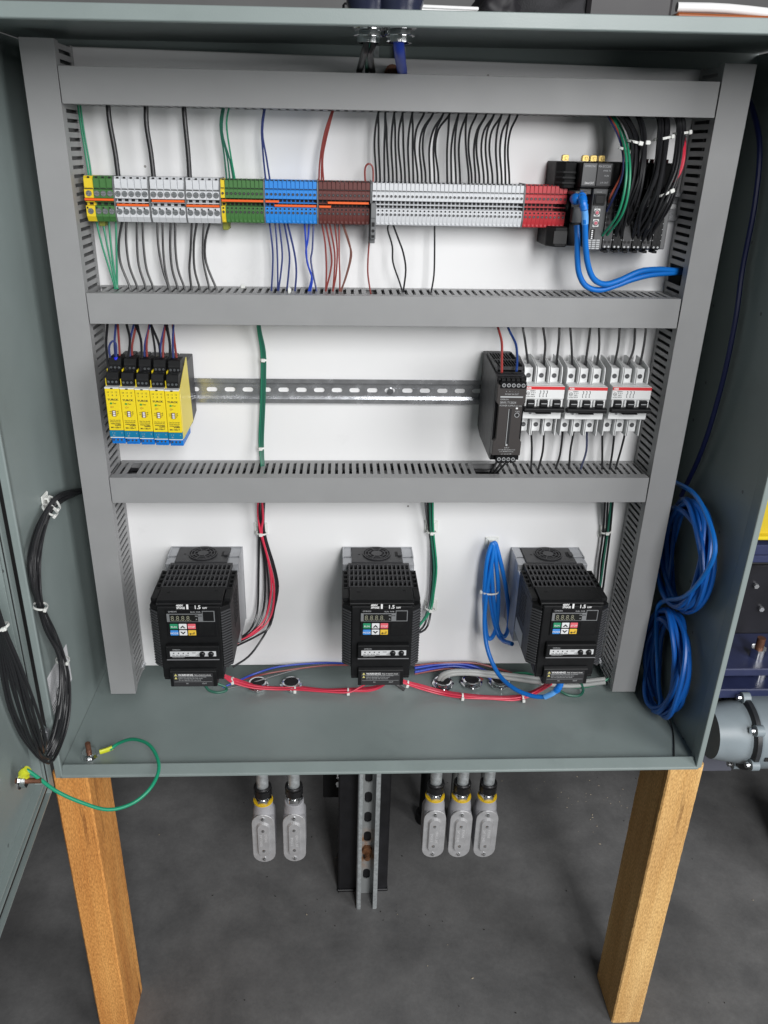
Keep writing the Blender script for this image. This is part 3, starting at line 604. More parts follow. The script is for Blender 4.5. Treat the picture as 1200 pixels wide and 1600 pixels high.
# ------------------------------------------------------------------ breakers
def breaker(loc, label):
    t = thing('circuit_breaker', label, 'circuit breaker', loc, 'white three pole circuit breakers'); PW = .0176
    obj('body', MB().prism([(-.008, .0270), (-.0500, .0265), (-.0500, -.0335), (-.008, -.034)], .0003, .0532).box(.0004, .0531, -.0700, -.0505, -.0180, .0285), OFFW, t, bevel=.0008)
    obj('label_plate', MB().box(0, .0534, -.0778, -.0702, .0108, .0285), OFFW, t, bevel=.0006)
    obj('red_stripe', MB().box(.0002, .0532, -.0783, -.0779, .0238, .0280), REDB, t)
    obj('logo_plate', MB().box(.0010, .0070, -.0787, -.0784, .0244, .0276), M('logo_red', (.62, .10, .10), .4), t)
    text('ABB', .0036, WHT, t, (.0014, -.0789, .0248), bold=.02)
    text('c     us', .0026, INK, t, (.0018, -.0780, .0212)); obj('listing_mark', MB().ring((.0044, -.0782, .0182), .0020, .0024, .0004, 'y', 14), INK, t)
    text('UL', .0028, INK, t, (.0044, -.0780, .0172), align='CENTER'); text('LISTED', .0020, INK, t, (.0016, -.0780, .0132))
    for k, s in enumerate(('S203U', 'K 15 A', '240V~', 'HACR')): text(s, .0024, INK, t, (.0082, -.0780, .0212-k*.0026), sx=.9)
    for k in range(3):
        x = .0200+k*.0045
        obj('circuit_symbol', MB().box(x, x+.0016, -.0782, -.0779, .0218, .0224).box(x+.0010, x+.0016, -.0782, -.0779, .0186, .0217).box(x, x+.0009, -.0782, -.0779, .0180, .0186).box(x+.0002, x+.0007, -.0782, -.0779, .0146, .0179).box(x, x+.0012, -.0782, -.0779, .0138, .0145), INK, t)
    obj('switch_frame', MB().box(.0003, .0531, -.0760, -.0702, -.0010, .0105), OFFW, t, bevel=.0006)
    for k in range(3):
        x = PW*k
        lv = obj('lever', MB().box(x+.0034, x+.0136, -.0835, -.0762, .0013, .0100), BLK, t, bevel=.0006)
        obj('lever_mark', MB().box(x+.0048, x+.0122, -.0838, -.0836, .0055, .0064), GPRT, lv)
        for s in (x+.0018, x+.0148): obj('lever_guard', MB().box(s-.0012, s+.0012, -.0800, -.0762, .0013, .0102), OFFW, t, bevel=.0004)
        for s in (1, -1):
            z = .0365 if s > 0 else -.0327
            po = obj('pole_terminal', MB().box(x+.0022, x+.0136, -.0545, -.012, z-.0090, z+.0110) if s > 0 else MB().box(x+.0022, x+.0136, -.0545, -.012, z-.0095, z+.0138), OFFW, t, bevel=.0006)
            zz = z+.0005
            obj('screw', MB().cyl((x+.0080, -.0546, zz), .0033, -.0004, 'y', 16, 0).cyl((x+.0080, -.0550, zz), .0026, -.0005, 'y', 14, 1).box(x+.0060, x+.0100, -.0558, -.0554, zz-.0004, zz+.0004, 0), [TEND, SCRD], po)
        for xx in (x+.0004, x+.0158):
            obj('barrier', MB().prism([(-.008, .0275), (-.0600, .0275), (-.0630, .0290), (-.0630, .0450), (-.0600, .0505), (-.030, .0556), (-.008, .0556)], xx, xx+.0011), OFFW, t)
            obj('barrier', MB().prism([(-.008, -.0240), (-.0600, -.0185), (-.0620, -.0200), (-.0620, -.0455), (-.0600, -.0465), (-.008, -.0465)], xx, xx+.0011), OFFW, t)
    obj('tie_bar', MB().prism([(-.0850, .0008), (-.0870, -.0008), (-.0870, -.0052), (-.0790, -.0064), (-.0762, -.0020), (-.0800, .0011)], -.0006, .0538).box(.016, .037, -.0850, -.0762, -.0080, -.0065), BLK, t, bevel=.0005)
    obj('lower_front', MB().box(.0004, .0531, -.0745, -.0702, -.0180, -.0012), OFFW, t, bevel=.0006)
    obj('rail_clip', MB().cyl((.0110, -.0748, -.0095), .0016, -.0012, 'y', 10), SCRW, t)
    return t
b1 = breaker((.5998, 0, .6365), 'left circuit breaker of three, partly behind the black power supply')
dup(b1, (.6580, 0, .6362), 'middle circuit breaker of three, white with red stripe'); dup(b1, (.7180, 0, .6370), 'right circuit breaker of three, beside the right upright duct')
# ------------------------------------------------------------------ motor drives
rib_mesh = None
def drive(loc, label):
    global rib_mesh
    t = thing('motor_drive', label, 'motor drive', loc, 'black motor drives')
    obj('heatsink', MB().box(.0006, .1074, -.0518, -.0026, -.1270, -.0020).box(.0006, .1074, -.0705, -.0519, -.1270, -.0120).box(.0006, .0135, -.0300, -.0026, -.0019, -.0004).box(.0905, .1074, -.0300, -.0026, -.0019, -.0004), SILV, t, bevel=.0008)
    pl = obj('mounting_plate', MB().box(0, .108, -.0025, -.0002, -.1285, .0010).box(.0002, .0020, -.034, -.0026, -.040, .0010).box(.106, .1078, -.034, -.0026, -.040, .0010), SILV, t, bevel=.0004)
    for x in (.0075, .1005): obj('screw', MB().cyl((x, -.0026, -.0060), .0045, -.0035, 'y', 14).cyl((x, -.0061, -.0060), .0026, -.0006, 'y', 6), ZINC, pl, bevel=.0004)
    obj('fan_cover', MB().box(.0140, .0905, -.0520, -.0040, -.0015, .0016), CHAR, t, bevel=.0008)
    fc = (.052, -.0265)
    obj('fan', MB().cyl((*fc, .0017), .0205, .0003, 'z', 28), DARK, t)
    m = MB().cyl((*fc, .0024), .0082, .0010, 'z', 20)
    for r in (.0125, .0172, .0206): m.ring((*fc, .0024), r-.0007, r+.0007, .0010, 'z', 28)
    for k in range(8):
        a = k*math.pi/4+.39; c_, s_ = math.cos(a), math.sin(a)
        m.add([(fc[0]+r*c_-q*s_, fc[1]+r*s_+q*c_, z) for z in (.0024, .0036) for r, q in ((.008, -.0006), (.0206, -.0006), (.0206, .0006), (.008, .0006))], [(3, 2, 1, 0), (4, 5, 6, 7), (0, 1, 5, 4), (1, 2, 6, 5), (2, 3, 7, 6), (3, 0, 4, 7)])
    obj('fan_guard', m, CHAR, t)
    obj('fan_latch', MB().box(.0800, .0880, -.0330, -.0200, .0017, .0024), DARK, t); obj('fan_latch', MB().box(.0835, .0895, -.0345, -.0220, .0026, .0044), CHAR, t, bevel=.0006)
    obj('fan_mark', MB().box(.0240, .0270, -.0280, -.0268, .0017, .0021), DARK, t)
    # body
    obj('body', MB().prism([(0, -.0708), (.108, -.0708), (.108, -.1575), (.0965, -.1658), (.0115, -.1658), (0, -.1575)], -.1050, -.0075, 'z').box(.0125, .0955, -.1640, -.0708, -.1185, -.1052), BLK, t, bevel=.001)
    m = MB()
    x0, x1, y0, y1 = .0100, .0980, -.0570, -.1215
    for k in range(15): x = x0+(x1-x0)*k/14; m.box(x-.0011, x+.0011, y1, y0, -.0046, 0)
    for k in range(5): y = y0+(y1-y0)*k/4; m.box(x0-.0011, x1+.0011, y-.0011, y+.0011, -.0044, .0002)
    m.box(x0-.0011, x1+.0011, -.0559, -.0524, -.006, .0003); 
    obj('vent_grille', m, CHAR, t)
    obj('vent_floor', MB().box(.0095, .0985, -.1220, -.0560, -.0073, -.0062), DARK, t)
    obj('top_cover', MB().prism([(-.1228, -.0074), (-.1228, .0002), (-.1590, .0002), (-.1648, -.0020), (-.1648, -.0074)], .0100, .0980), BLK, t, bevel=.0007)
    for s in (0, 1):
        e0, e1 = (.0003, .0086) if not s else (.0994, .1077)
        m = MB(); zz = lambda x: -.0074
        for y_ in [-.0712, -.0832, -.0952, -.1072, -.1192]:
            m.box(e0, e1, y_-.0030, y_, -.0074, -.0022)
        m.box(e0, e0+.0016, -.1490, -.0712, -.0074, -.0024); m.box(e1-.0016, e1, -.1490, -.0712, -.0074, -.0024); m.box(e0, e1, -.1495, -.1222, -.0074, -.0026)
        obj('shoulder_vent', m, BLK, t)
    obj('top_mark', MB().box(.0200, .0245, -.1375, -.1362, .0003, .0006).box(.0840, .0885, -.1330, -.1317, .0003, .0006), DARK, t)
    if rib_mesh is None: rib_mesh = mesh('rib', MB().prism([(-.0008, -.1578), (.0012, -.1566), (.0120, -.1644), (.0120, -.1676), (.0106, -.1682)], -.0011, .0011, 'z'), M('rib_plastic', (.055, .056, .06), .38), bevel=.0003)
    for k in range(21):
        z = -.0145-k*.00432
        obj('rib', rib_mesh, None, t, (0, 0, z)); o = obj('rib', rib_mesh, None, t, (.108, 0, z)); o.scale = (-1, 1, 1)
    obj('rib_screw', MB().cyl((.1015, -.1630, -.1030), .0020, -.003, 'y', 10), SCRD, t)
    for s in (0, 1):   # side louvres
        m = MB()
        for r in range(8):
            for q in range(3): 
                xx = -.0004 if not s else .108
                m.box(xx, xx+.0004, -.0980-q*.0130, -.0890-q*.0130, -.0200-r*.0065, -.0165-r*.0065)
        obj('side_louvre', m, DARK, t)
    obj('side_label', MB().box(-.0004, -.0001, -.125, -.078, -.102, -.078), GPRT, t)
    obj('front_cover', MB().box(.0125, .0955, -.1705, -.1657, -.1185, -.0035), BLK, t, bevel=.0012)
    text('400V', .0044, WHT, t, (.0385, -.1708, .0000-.0025), bold=.03); text('3PHASE', .0044, WHT, t, (.0385, -.1708, -.0063), sx=.78, bold=.03)
    obj('print_mark', MB().box(.0520, .0546, -.1710, -.1706, -.0066, .0006), WHT, t)
    text('1.5', .0076, WHT, t, (.0618, -.1708, -.0062), bold=.02); text('kW', .0040, WHT, t, (.0732, -.1708, -.0062), bold=.02)
    # keypad
    kp = obj('keypad', MB().box(.0245, .0910, -.1722, -.1706, -.0500, -.0068), BLK2, t, bevel=.0008)
    obj('display_frame', MB().box(.0250, .0890, -.1728, -.1723, -.0256, -.0128).box(.0722, .0890, -.1728, -.1723, -.0127, -.0084), M('silver_frame', (.30, .31, .32), .35, .5), kp, bevel=.0004)
    obj('display', MB().box(.0290, .0668, -.1731, -.1729, -.0246, -.0138), M('display_smoke', (.010, .011, .010), .15), kp)
    text('8.8.8.8.', .0112, M('segment_grey', (.22, .22, .16), .4), kp, (.0302, -.1733, -.0234), sx=.86); text('Hz', .0030, GPRT, kp, (.0630, -.1733, -.0170)); text('A', .0030, GPRT, kp, (.0635, -.1733, -.0222))
    obj('connector_cover', MB().box(.0735, .0878, -.1736, -.1729, -.0240, -.0092), BLK, kp, bevel=.0006)
    text('OMRON', .0030, GPRT, kp, (.0275, -.1724, -.0106)); text('RUN  PWR', .0028, GPRT, kp, (.0570, -.1724, -.0112)); text('ALM PRG', .0024, INK, kp, (.0672, -.1730, -.0170), sx=.5); 
    for k, (cn, s, r, q) in enumerate((('key_green', 'RUN', 0, 0), (None, '^', 0, 1), ('key_red', 'STOP', 0, 2), ('key_blue', 'MODE', 1, 0), (None, 'v', 1, 1), ('key_yellow', None, 1, 2))):
        col = {'key_green': (.02, .25, .12), 'key_red': (.70, .12, .15), 'key_blue': (.05, .25, .65), 'key_yellow': (.75, .48, .05), None: (.72, .73, .74)}[cn]
        x, z = .0282+q*.0119, -.0285-r*.0101
        b = obj('key', MB().box(x, x+.0106, -.1735, -.1723, z-.0082, z), M(cn or 'key_white', col, .4), kp, bevel=.0005)
        if s in ('RUN', 'STOP', 'MODE'): text(s, .0038, WHT, kp, (x+.0053, -.1738, z-.0056), align='CENTER')
        elif s: 
            up = 1 if s == '^' else -1; zc = z-.0041
            obj('arrow_mark', MB().prism([(x+.0015, zc-.0022*up), (x+.0053, zc+.0020*up), (x+.0091, zc-.0022*up), (x+.0068, zc-.0022*up), (x+.0053, zc-.0002*up), (x+.0038, zc-.0022*up)], -.1739, -.1736, 'y'), INK, kp)
        else: obj('arrow_mark', MB().box(x+.0025, x+.0085, -.1739, -.1736, z-.0058, z-.0049).box(x+.0076, x+.0085, -.1739, -.1736, z-.0048, z-.0025).prism([(x+.0014, z-.0053), (x+.0036, z-.0036), (x+.0036, z-.0070)], -.1741, -.17391, 'y'), INK, kp)
    obj('blank_cover', MB().box(.0665, .0868, -.1727, -.1723, -.0466, -.0280), BLK, kp, bevel=.0004)
    # indicator block
    bl = obj('indicator_block', MB().prism([(-.1706, -.0600), (-.1784, -.0606), (-.1790, -.0618), (-.1790, -.0835), (-.1772, -.0848), (-.1706, -.0848)], .0215, .0925), BLK, t, bevel=.0008)
    obj('indicator_strip', MB().box(.0265, .0885, -.1795, -.1791, -.0765, -.0685), M('strip_silver', (.60, .61, .62), .4), bl)
    for k in range(4): obj('indicator_light', MB().cyl((.0315+k*.0065, -.1795, -.0712), .0009, -.0004, 'y', 8), INK, bl)
    text('NS  MS  RUN  ERR', .0024, INK, bl, (.0290, -.1796, -.0755), sx=1.2); text('HIGH', .0022, INK, bl, (.0560, -.1796, -.0715)); text('LOW', .0022, INK, bl, (.0610, -.1796, -.0752))
    text('OMRON', .0028, GPRT, bl, (.0300, -.1792, -.0670)); text('3G3AX-MX2-ECT', .0022, GPRT, bl, (.0290, -.1792, -.0790))
    for x in (.0700, .0818): obj('knob', MB().lathe((x, -.1796, -.0725), [(.0040, 0), (.0040, -.0006), (.0034, -.0008), (.0034, -.0028), (.0028, -.0034), (.0012, -.0036)], 'y', 16), BLK2, bl)
    obj('trim_line', MB().box(.0215, .0925, -.1796, -.1791, -.0826, -.0814), M('trim_grey', (.22, .22, .23), .3), bl)
    obj('terminal_cover', MB().prism([(-.150, -.1010), (-.1725, -.1010), (-.1765, -.1040), (-.1765, -.1290), (-.1745, -.1300), (-.150, -.1300)], .0225, .0865), BLK, t, bevel=.0008)
    obj('terminal_cover', MB().box(.0130, .0950, -.1690, -.140, -.1225, -.1186), BLK, t, bevel=.0008)
    wl = obj('warning_label', MB().box(.0270, .0815, -.1769, -.1766, -.1283, -.1062), M('label_black', (.03, .03, .032), .35), t)
    for z in (-.1106, -.1158): obj('hazard_triangle', MB().prism([(.0285, z), (.0325, z), (.0305, z+.0036)], -.1772, -.17695, 'y'), M('hazard_yellow', (.60, .55, .20), .5), wl)
    text('WARNING', .0042, WHT, wl, (.0340, -.1770, -.1106), bold=.02); text('- Risk of electric shock', .0027, WHT, wl, (.0548, -.1770, -.1102), sx=.95)
    text('Disconnect power and wait 10 minutes', .0024, GPRT, wl, (.0340, -.1770, -.1132)); text('before opening the terminal cover', .0024, GPRT, wl, (.0340, -.1770, -.1158)); text('Do not operate with wet hands', .0024, GPRT, wl, (.0340, -.1770, -.1184))
    obj('print_line', MB().box(.0280, .0800, -.1772, -.17695, -.1117, -.1115).box(.0280, .0800, -.1772, -.17695, -.1206, -.1204), GPRT, wl)
    text('IN', .0030, GPRT, wl, (.044, -.1770, -.1245)); text('OUT', .0030, GPRT, wl, (.066, -.1770, -.1245))
    return t
d1 = drive((.3584, 0, .3844), 'middle black motor drive, standing between the two floor wire bunches')
dup(d1, (.0977, 0, .3844), 'left black motor drive beside the left upright duct'); dup(d1, (.6222, 0, .3844), 'right black motor drive beside the hanging blue network cable')
# ------------------------------------------------------------------ wires
def wire(name, pts, r, mat, label, cat='wire', group=None, n=6, res=4):
    """pts: (px, py, depth) survey points, converted to places in the cabinet"""
    P = [at(a, b, Y=c) for a, b, c in pts]
    m = MB().tube(P, r, n, res=res)
    v = np.array(m.v); c = np.array(P[0]); m.v = [tuple(p) for p in v-c]
    return tag(obj(name, m, mat, loc=tuple(c)), label, cat, group)
def run(pts, y0, y1): n = len(pts); return [(a, b, y0+(y1-y0)*i/(n-1)) for i, (a, b) in enumerate(pts)]
# above the terminals
for k, p in enumerate(([(121, 160), (127, 200), (137, 262), (139, 284)], [(125, 160), (131, 205), (141, 262), (142, 284)])):
    wire('wire', run(p, -.02, -.038), .0012, WGRN, '%s of two green wires above the yellow ground terminal' % ('left', 'right')[k], group='green wires above the terminals')
for k, p in enumerate(([(168, 150), (171, 188), (180, 238), (186, 285)], [(228, 152), (229, 195), (236, 240), (241, 285)], [(286, 154), (290, 200), (294, 240), (297, 288)])):
    wire('wire', run(p, -.03, -.036), .0029, WBLK, 'thick black wire feeding the %s set of large grey terminals' % ('first', 'second', 'third')[k], group='thick black feed wires', n=10)
for k, (p, mt) in enumerate((([(350, 155), (344, 195), (350, 240), (355, 290)], WDGR), ([(351, 155), (345, 200), (355, 245), (360, 290)], WDGR), ([(352, 155), (347, 205), (359, 250), (366, 290)], WDGR), ([(361, 156), (354, 192), (360, 240), (369, 290)], WGRN))):
    wire('wire', run(p, -.03, -.036), .0011, mt, '%s green wire above the narrow green terminals' % nth(k, 4).strip(','), group='green wires above the terminals')
for k, p in enumerate(([(415, 156), (409, 198), (411, 240), (416, 290)], [(416, 156), (410, 205), (416, 245), (423, 290)])):
    wire('wire', run(p, -.03, -.036), .0012, WBLU, '%s of two dark blue wires above the blue terminals' % ('left', 'right')[k], group='blue wires at the blue terminals')
for k, p in enumerate(([(524, 160), (508, 205), (500, 250), (498, 290)], [(524, 160), (508, 212), (503, 250), (502, 290)], [(524, 160), (510, 215), (504, 250), (506, 290)])):
    wire('wire', run(p, -.03, -.036), .0011, WRED, '%s red wire of three above the brown terminals' % ('left', 'middle', 'right')[k], group='red wires at the brown terminals')
wire('wire', [(571, 290, -.036), (570, 268, -.036), (572, 259, -.037), (576.5, 256, -.038), (581, 259, -.037), (583, 268, -.036), (583, 290, -.036)], .0012, WRED, 'short red loop of wire joining brown and light grey terminals', group='red wires at the brown terminals')
xb = [588, 594, 601, 607.5, 614, 620, 627, 633, 639.5, 646, 652.5, 659, 665, 672, 679, 685, 699, 705.5, 712.5, 719, 732.5, 737, 743, 749, 756, 762.5, 769.5, 777.5, 784, 790, 796]
xt = [592, 603, 617, 630, 645, 663, 677, 693, 703, 717, 730, 745, 760, 772, 784, 797, 809]
random.seed(11)
for k, x in enumerate(xb):
    q = xt[min(16, int(k*17/31))]; yb = 288+(x-700)*.018; d = q-x; yt = 168+(q-592)*.022
    j = random.uniform(-3.2, 2.6)
    wire('wire', run([(q+3, yt-10), (q-1, yt+9), (x+d*.28-2+j, yt+32), (x-2.5+j*.8, yt+62), (x-.5, yb-18), (x, yb+2)], -.036, -.034), .0013, WBLK, '%s thin black wire rising from the narrow grey terminals' % nth(k, 31).strip(','), group='thin black wires above the light grey terminals')
# below the terminals
def low(lst, r, mat, lab, grp, y=-.030):
    for k, p in enumerate(lst):
        (a, b), (c, d) = p[0], p[-1]
        q = [(a, b-6)]+p[:-1]+[(c, d), (c+1, d+9)]
        n = len(q); Y = [y+(-.036-y)*i/(n-1) for i in range(n)]
        wire('wire', [(u, v, yy) for (u, v), yy in zip(q, Y)], r, mat[k] if isinstance(mat, list) else mat, lab % nth(k, len(lst)).strip(','), group=grp)
low([[(150, 342), (160, 385), (178, 443)], [(160, 343), (168, 385), (180, 443)], [(170, 344), (174, 390), (181, 443)], [(181, 344), (182, 390), (183, 443)]], .0013, WGRN, '%s green wire converging below the green ground terminals', 'green wires below the terminals')
low([[(192, 342), (186, 375), (188, 410), (202, 446)], [(198, 342), (197, 375), (202, 415), (214, 447)], [(214, 342), (214, 380), (217, 415), (227, 447)], [(223, 342), (224, 380), (229, 420), (239, 448)], [(246, 343), (247, 380), (254, 420), (263, 448)], [(254, 344), (255, 390), (258, 420), (264, 448)], [(267, 344), (266, 385), (269, 420), (277, 448)], [(274, 344), (274, 385), (278, 420), (288, 449)], [(300, 345), (298, 390), (296, 420), (299, 449)], [(308, 345), (303, 380), (304, 420), (312, 450)], [(319, 345), (317, 380), (318, 410), (327, 450)], [(329, 345), (321, 375), (322, 410), (338, 451)]], .0015, WBLK, '%s black wire below the large grey terminals', 'black wires below the large grey terminals')
low([[(421, 347), (426, 390), (426, 420), (424, 456)], [(430, 347), (433, 390), (434, 430), (434, 456)], [(436, 348), (441, 395), (439, 425), (435, 456)], [(444, 348), (452, 395), (451, 425), (448, 456)], [(449, 348), (460, 395), (463, 425), (461, 455)], [(476, 350), (478, 380), (480, 410), (487, 432), (482, 456)], [(483, 350), (481, 375), (478, 395), (483, 420), (488, 436), (485, 456)], [(490, 350), (488, 390), (486, 410), (495, 456)]], .0013, [WBLU]*5+[WBRB, WBRB, WBLU], '%s blue wire hanging below the blue terminals', 'blue wires at the blue terminals')
low([[(503, 350), (508, 380), (510, 420), (509, 456)], [(509, 350), (518, 400), (516, 425), (509, 456)], [(515, 350), (523, 395), (522, 430), (520, 456)], [(523, 350), (527, 390), (525, 430), (520, 456)], [(530, 350), (530, 400), (531, 430), (531, 456)], [(536, 352), (545, 380), (549, 400), (540, 435), (532, 456)], [(537, 352), (547, 385), (547, 405), (541, 430), (533, 456)]], .0012, [WRED]*5+[WBRN]*2, '%s red or brown wire hanging below the brown terminals', 'red wires at the brown terminals')
low([[(577, 376), (575, 405), (575, 430), (579, 457)]], .0012, WRED, '%s red wire hanging below the grey end clamp', 'red wires at the brown terminals')
low([[(607, 350), (606, 360), (613, 385), (614, 410), (624, 440), (629, 457)], [(614, 350), (623, 375), (630, 395), (634, 422), (630, 457)], [(679, 352), (679, 395), (678, 430), (674, 456)]], .0012, WBLK, '%s black wire below the light grey terminals', 'black wires below the light grey terminals')
# controller wires
for p, r, mt, lb in (
    ([(946, 172, -.035), (966, 206, -.06), (974, 240, -.085), (971, 272, -.092), (955, 304, -.088), (951, 316, -.076)], .0012, M('wire_orange', (.45, .09, .05), .4), 'orange red wire on the left of the controller bunch'),
    ([(944, 172, -.035), (964, 208, -.06), (973, 240, -.087), (972, 275, -.095), (958, 310, -.09), (948, 330, -.076)], .0012, WBLU, 'blue wire tied with the green wires at the controller'),
    ([(950, 172, -.035), (968, 205, -.06), (978, 245, -.100), (977, 290, -.113), (965, 335, -.106), (941, 368, -.077)], .0015, WGRN, 'left of the two green wires arching to the controller'),
    ([(953, 172, -.035), (973, 205, -.06), (983, 245, -.100), (983, 292, -.113), (972, 335, -.106), (949, 367, -.077)], .0015, WGRN, 'right of the two green wires arching to the controller')):
    wire('wire', p, r, mt, lb, group='wires into the black controller', n=8)
random.seed(5)
def bunch(top, tie, ends, spread, n, r, lab, red=()):
    for k in range(n):
        f = (k+.5)/n-.5; e = ends[k % len(ends)]
        sx_ = f*spread; yj = random.uniform(-.006, .006)
        mx, my = tie[0]+sx_*.9+(e[0]-tie[0])*.16+random.uniform(-2, 2), tie[1]+(e[1]-tie[1])*.38
        lx, ly = tie[0]+sx_*1.4+(e[0]-tie[0])*.55+random.uniform(-3, 3), tie[1]+(e[1]-tie[1])*.72
        wire('wire', [(top[0]+sx_*1.1, top[1], -.040+yj), ((top[0]*.55+tie[0]*.45)+sx_+4, (top[1]+tie[1])/2-3, -.062+yj), (tie[0]+sx_, tie[1], -.084+yj), (mx, my, -.098+yj), (lx, ly, -.096+yj), (e[0], e[1], -.0755)],
             r, WRED2 if k in red else WBLK, '%s wire of the %s' % (nth(k, n).strip(','), lab), group='wires into the black controller', n=6)
WRED2 = M('wire_bright_red', (.55, .02, .05), .38)
bunch((966, 172), (992, 224), [(962, 370), (970, 372), (963, 352), (972, 355), (964, 338), (972, 340), (978, 330)], 14, 12, .0016, 'first thick black bunch at the controller, tied in white')
bunch((993, 172), (1006, 224), [(972, 350), (981, 352), (988, 345), (985, 330)], 7, 6, .0015, 'second thin black bunch at the controller')
bunch((1030, 172), (1036, 215), [(988, 372), (997, 372), (1001, 360), (990, 355), (1003, 345), (998, 330), (1004, 322)], 17, 12, .0017, 'third thick black bunch at the controller, tied in white')
bunch((1054, 172), (1064, 208), [(1003, 378), (1012, 376), (1018, 365), (1008, 360), (1020, 350), (1015, 340)], 13, 9, .0017, 'rightmost black bunch at the controller')
wire('wire', [(1062, 172, -.04), (1069, 205, -.075), (1070, 235, -.092), (1066, 262, -.098), (1052, 290, -.098), (1040, 308, -.09)], .0013, WRED2, 'right of two bright red wires beside the rightmost black bunch', group='wires into the black controller')
wire('wire', [(1060, 172, -.04), (1067, 205, -.077), (1068, 235, -.093), (1063, 262, -.098), (1049, 290, -.099), (1036, 310, -.09)], .0013, WRED2, 'left of two bright red wires beside the rightmost black bunch', group='wires into the black controller')
# network cables at the controller
def cable(name, pts, r, mat, label, cat='cable', group=None, n=12, res=6): return wire(name, pts, r, mat, label, cat, group, n, res)
e1 = cable('network_cable', [(901, 352, -.072), (902, 372, -.074), (902, 400, -.070), (905, 428, -.066), (916, 447, -.062), (936, 453, -.058), (960, 447, -.054), (990, 436, -.050), (1020, 429, -.046), (1053, 426, -.040), (1066, 425, -.034)], .0037, ETHR, 'left of two blue network cables curving from controller to right duct', group='blue network cables')
e2 = cable('network_cable', [(914, 338, -.094), (914, 352, -.093), (915, 385, -.084), (919, 415, -.076), (928, 436, -.070), (945, 444, -.064), (968, 438, -.058), (1000, 424, -.052), (1030, 421, -.046), (1055, 423, -.040), (1068, 423, -.034)], .0037, ETHR, 'right of two blue network cables curving from controller to right duct', group='blue network cables')
def boot(o, pts, r0, r1, mat=ETHR, name='plug_boot', ribs=True):
    P = [Vector(at(*p[:2], Y=p[2]))-o.location for p in pts]; m = MB()
    m.tube([tuple(p) for p in P], r0, 12, res=5)
    if ribs:
        Q = spline([tuple(p) for p in P], 4)
        for k in range(2, len(Q)-1, 2): m.tube([tuple(Q[k]-(Q[k+1]-Q[k])*.22), tuple(Q[k]+(Q[k+1]-Q[k])*.22)], r1, 12, res=2)
    return obj(name, m, mat, o)
boot(e2, [(907, 303, -.064), (909, 308, -.086), (911, 316, -.095), (913, 328, -.096)], .0048, .0056)
boot(e2, [(913, 328, -.096), (914, 338, -.094), (914, 350, -.093)], .0042, .0042, CLRB, 'plug_sleeve', False)
P = Vector(at(900, 311, Y=-.080))-e2.location
obj('plug_body', MB().lathe(tuple(P), [(.003, .012), (.0062, .006), (.0068, 0), (.0055, -.006), (.002, -.0085)], 'y', 14), ETHR, e2)
obj('plug_tip', MB().box(-.006, .006, -.006, .006, -.010, .008), M('clear_plug', (.10, .105, .11), .2), e1, (.001, .012, .012), bevel=.001)
# row two wires
TW = [([(168, 507), (166, 540), (171, 590)], WBLK, .0016, 1), ([(198, 507), (203, 530), (200, 560), (195, 592)], WBLK, .0016, 1), ([(212, 507), (220, 530), (221, 560), (218, 593)], WBLK, .0016, 1), ([(236, 507), (249, 540), (248, 570), (241, 594)], WBLK, .0016, 1), ([(259, 507), (265, 535), (265, 570), (264, 596)], WBLK, .0016, 1),
      ([(181, 507), (179, 535), (181, 572)], WBLU, .0014, 0), ([(184, 507), (186, 535), (188, 574)], WRED, .0014, 0), ([(209, 507), (203, 535), (204, 576)], WBLU, .0014, 0), ([(213, 507), (206, 545), (211, 576)], WRED, .0015, 0), ([(215, 507), (221, 540), (221, 576)], WBLK, .0014, 0),
      ([(234, 507), (226, 540), (227, 578)], WBLU, .0014, 0), ([(233, 507), (229, 540), (232, 578)], WRED, .0014, 0), ([(236, 507), (242, 545), (243, 578)], WBLK, .0014, 0), ([(258, 507), (251, 540), (251, 579)], WBLU, .0014, 0), ([(258, 507), (255, 540), (255, 579)], WRED, .0014, 0), ([(261, 507), (266, 540), (267, 580)], WBLK, .0014, 0), ([(271, 507), (270, 540), (272, 580)], WBLU, .0014, 0), ([(270, 507), (274, 545), (279, 581)], WRED, .0015, 0)]
cn = {WBLK.name: 'black', WBLU.name: 'blue', WRED.name: 'red'}; cnt = {}
for p, mt, r, fr in TW:
    ky = (mt.name, fr); cnt[ky] = cnt.get(ky, 0)+1; tot = sum(1 for q in TW if q[1] == mt and q[3] == fr)
    wire('wire', [(p[0][0], p[0][1]-14, -.036)]+run(p, -.044, -.104 if fr else -.086), r, mt, '%s %s wire into the %s connectors of the yellow modules' % (nth(cnt[ky]-1, tot).strip(','), cn[mt.name], 'front' if fr else 'rear'), group='wires above the yellow modules', n=8)
lp = wire('wire', [(176, 574, -.086), (171, 552, -.088), (171, 540, -.088), (176, 533, -.088), (181, 537, -.088), (182, 550, -.088), (181, 562, -.088)], .0013, WBLU, 'small dark blue looped wire with crimp above the first yellow module', group='wires above the yellow modules', n=8)
obj('crimp_sleeve', MB().cyl(tuple(Vector(at(181, 558, Y=-.088))-lp.location), .0026, -.0105, 'z', 10), M('crimp_blue', (.02, .03, .75), .35), lp)
for k, dx_ in enumerate((-2.6, 0, 2.6)):
    wire('wire', [(404+dx_*.6, 498, -.030), (405+dx_*.6, 516, -.022), (411+dx_, 550, -.013), (411.5+dx_, 590, -.0125), (410+dx_, 640, -.0125), (408+dx_, 690, -.013), (410+dx_*.6, 725, -.022), (411+dx_*.4, 742, -.034)], .0018, WDGR if k else M('wire_mid_green', (.016, .17, .10), .4), '%s wire of the tied green trio crossing the bare rail' % ('left', 'middle', 'right')[k], group='green wires crossing the lower rail', n=8)
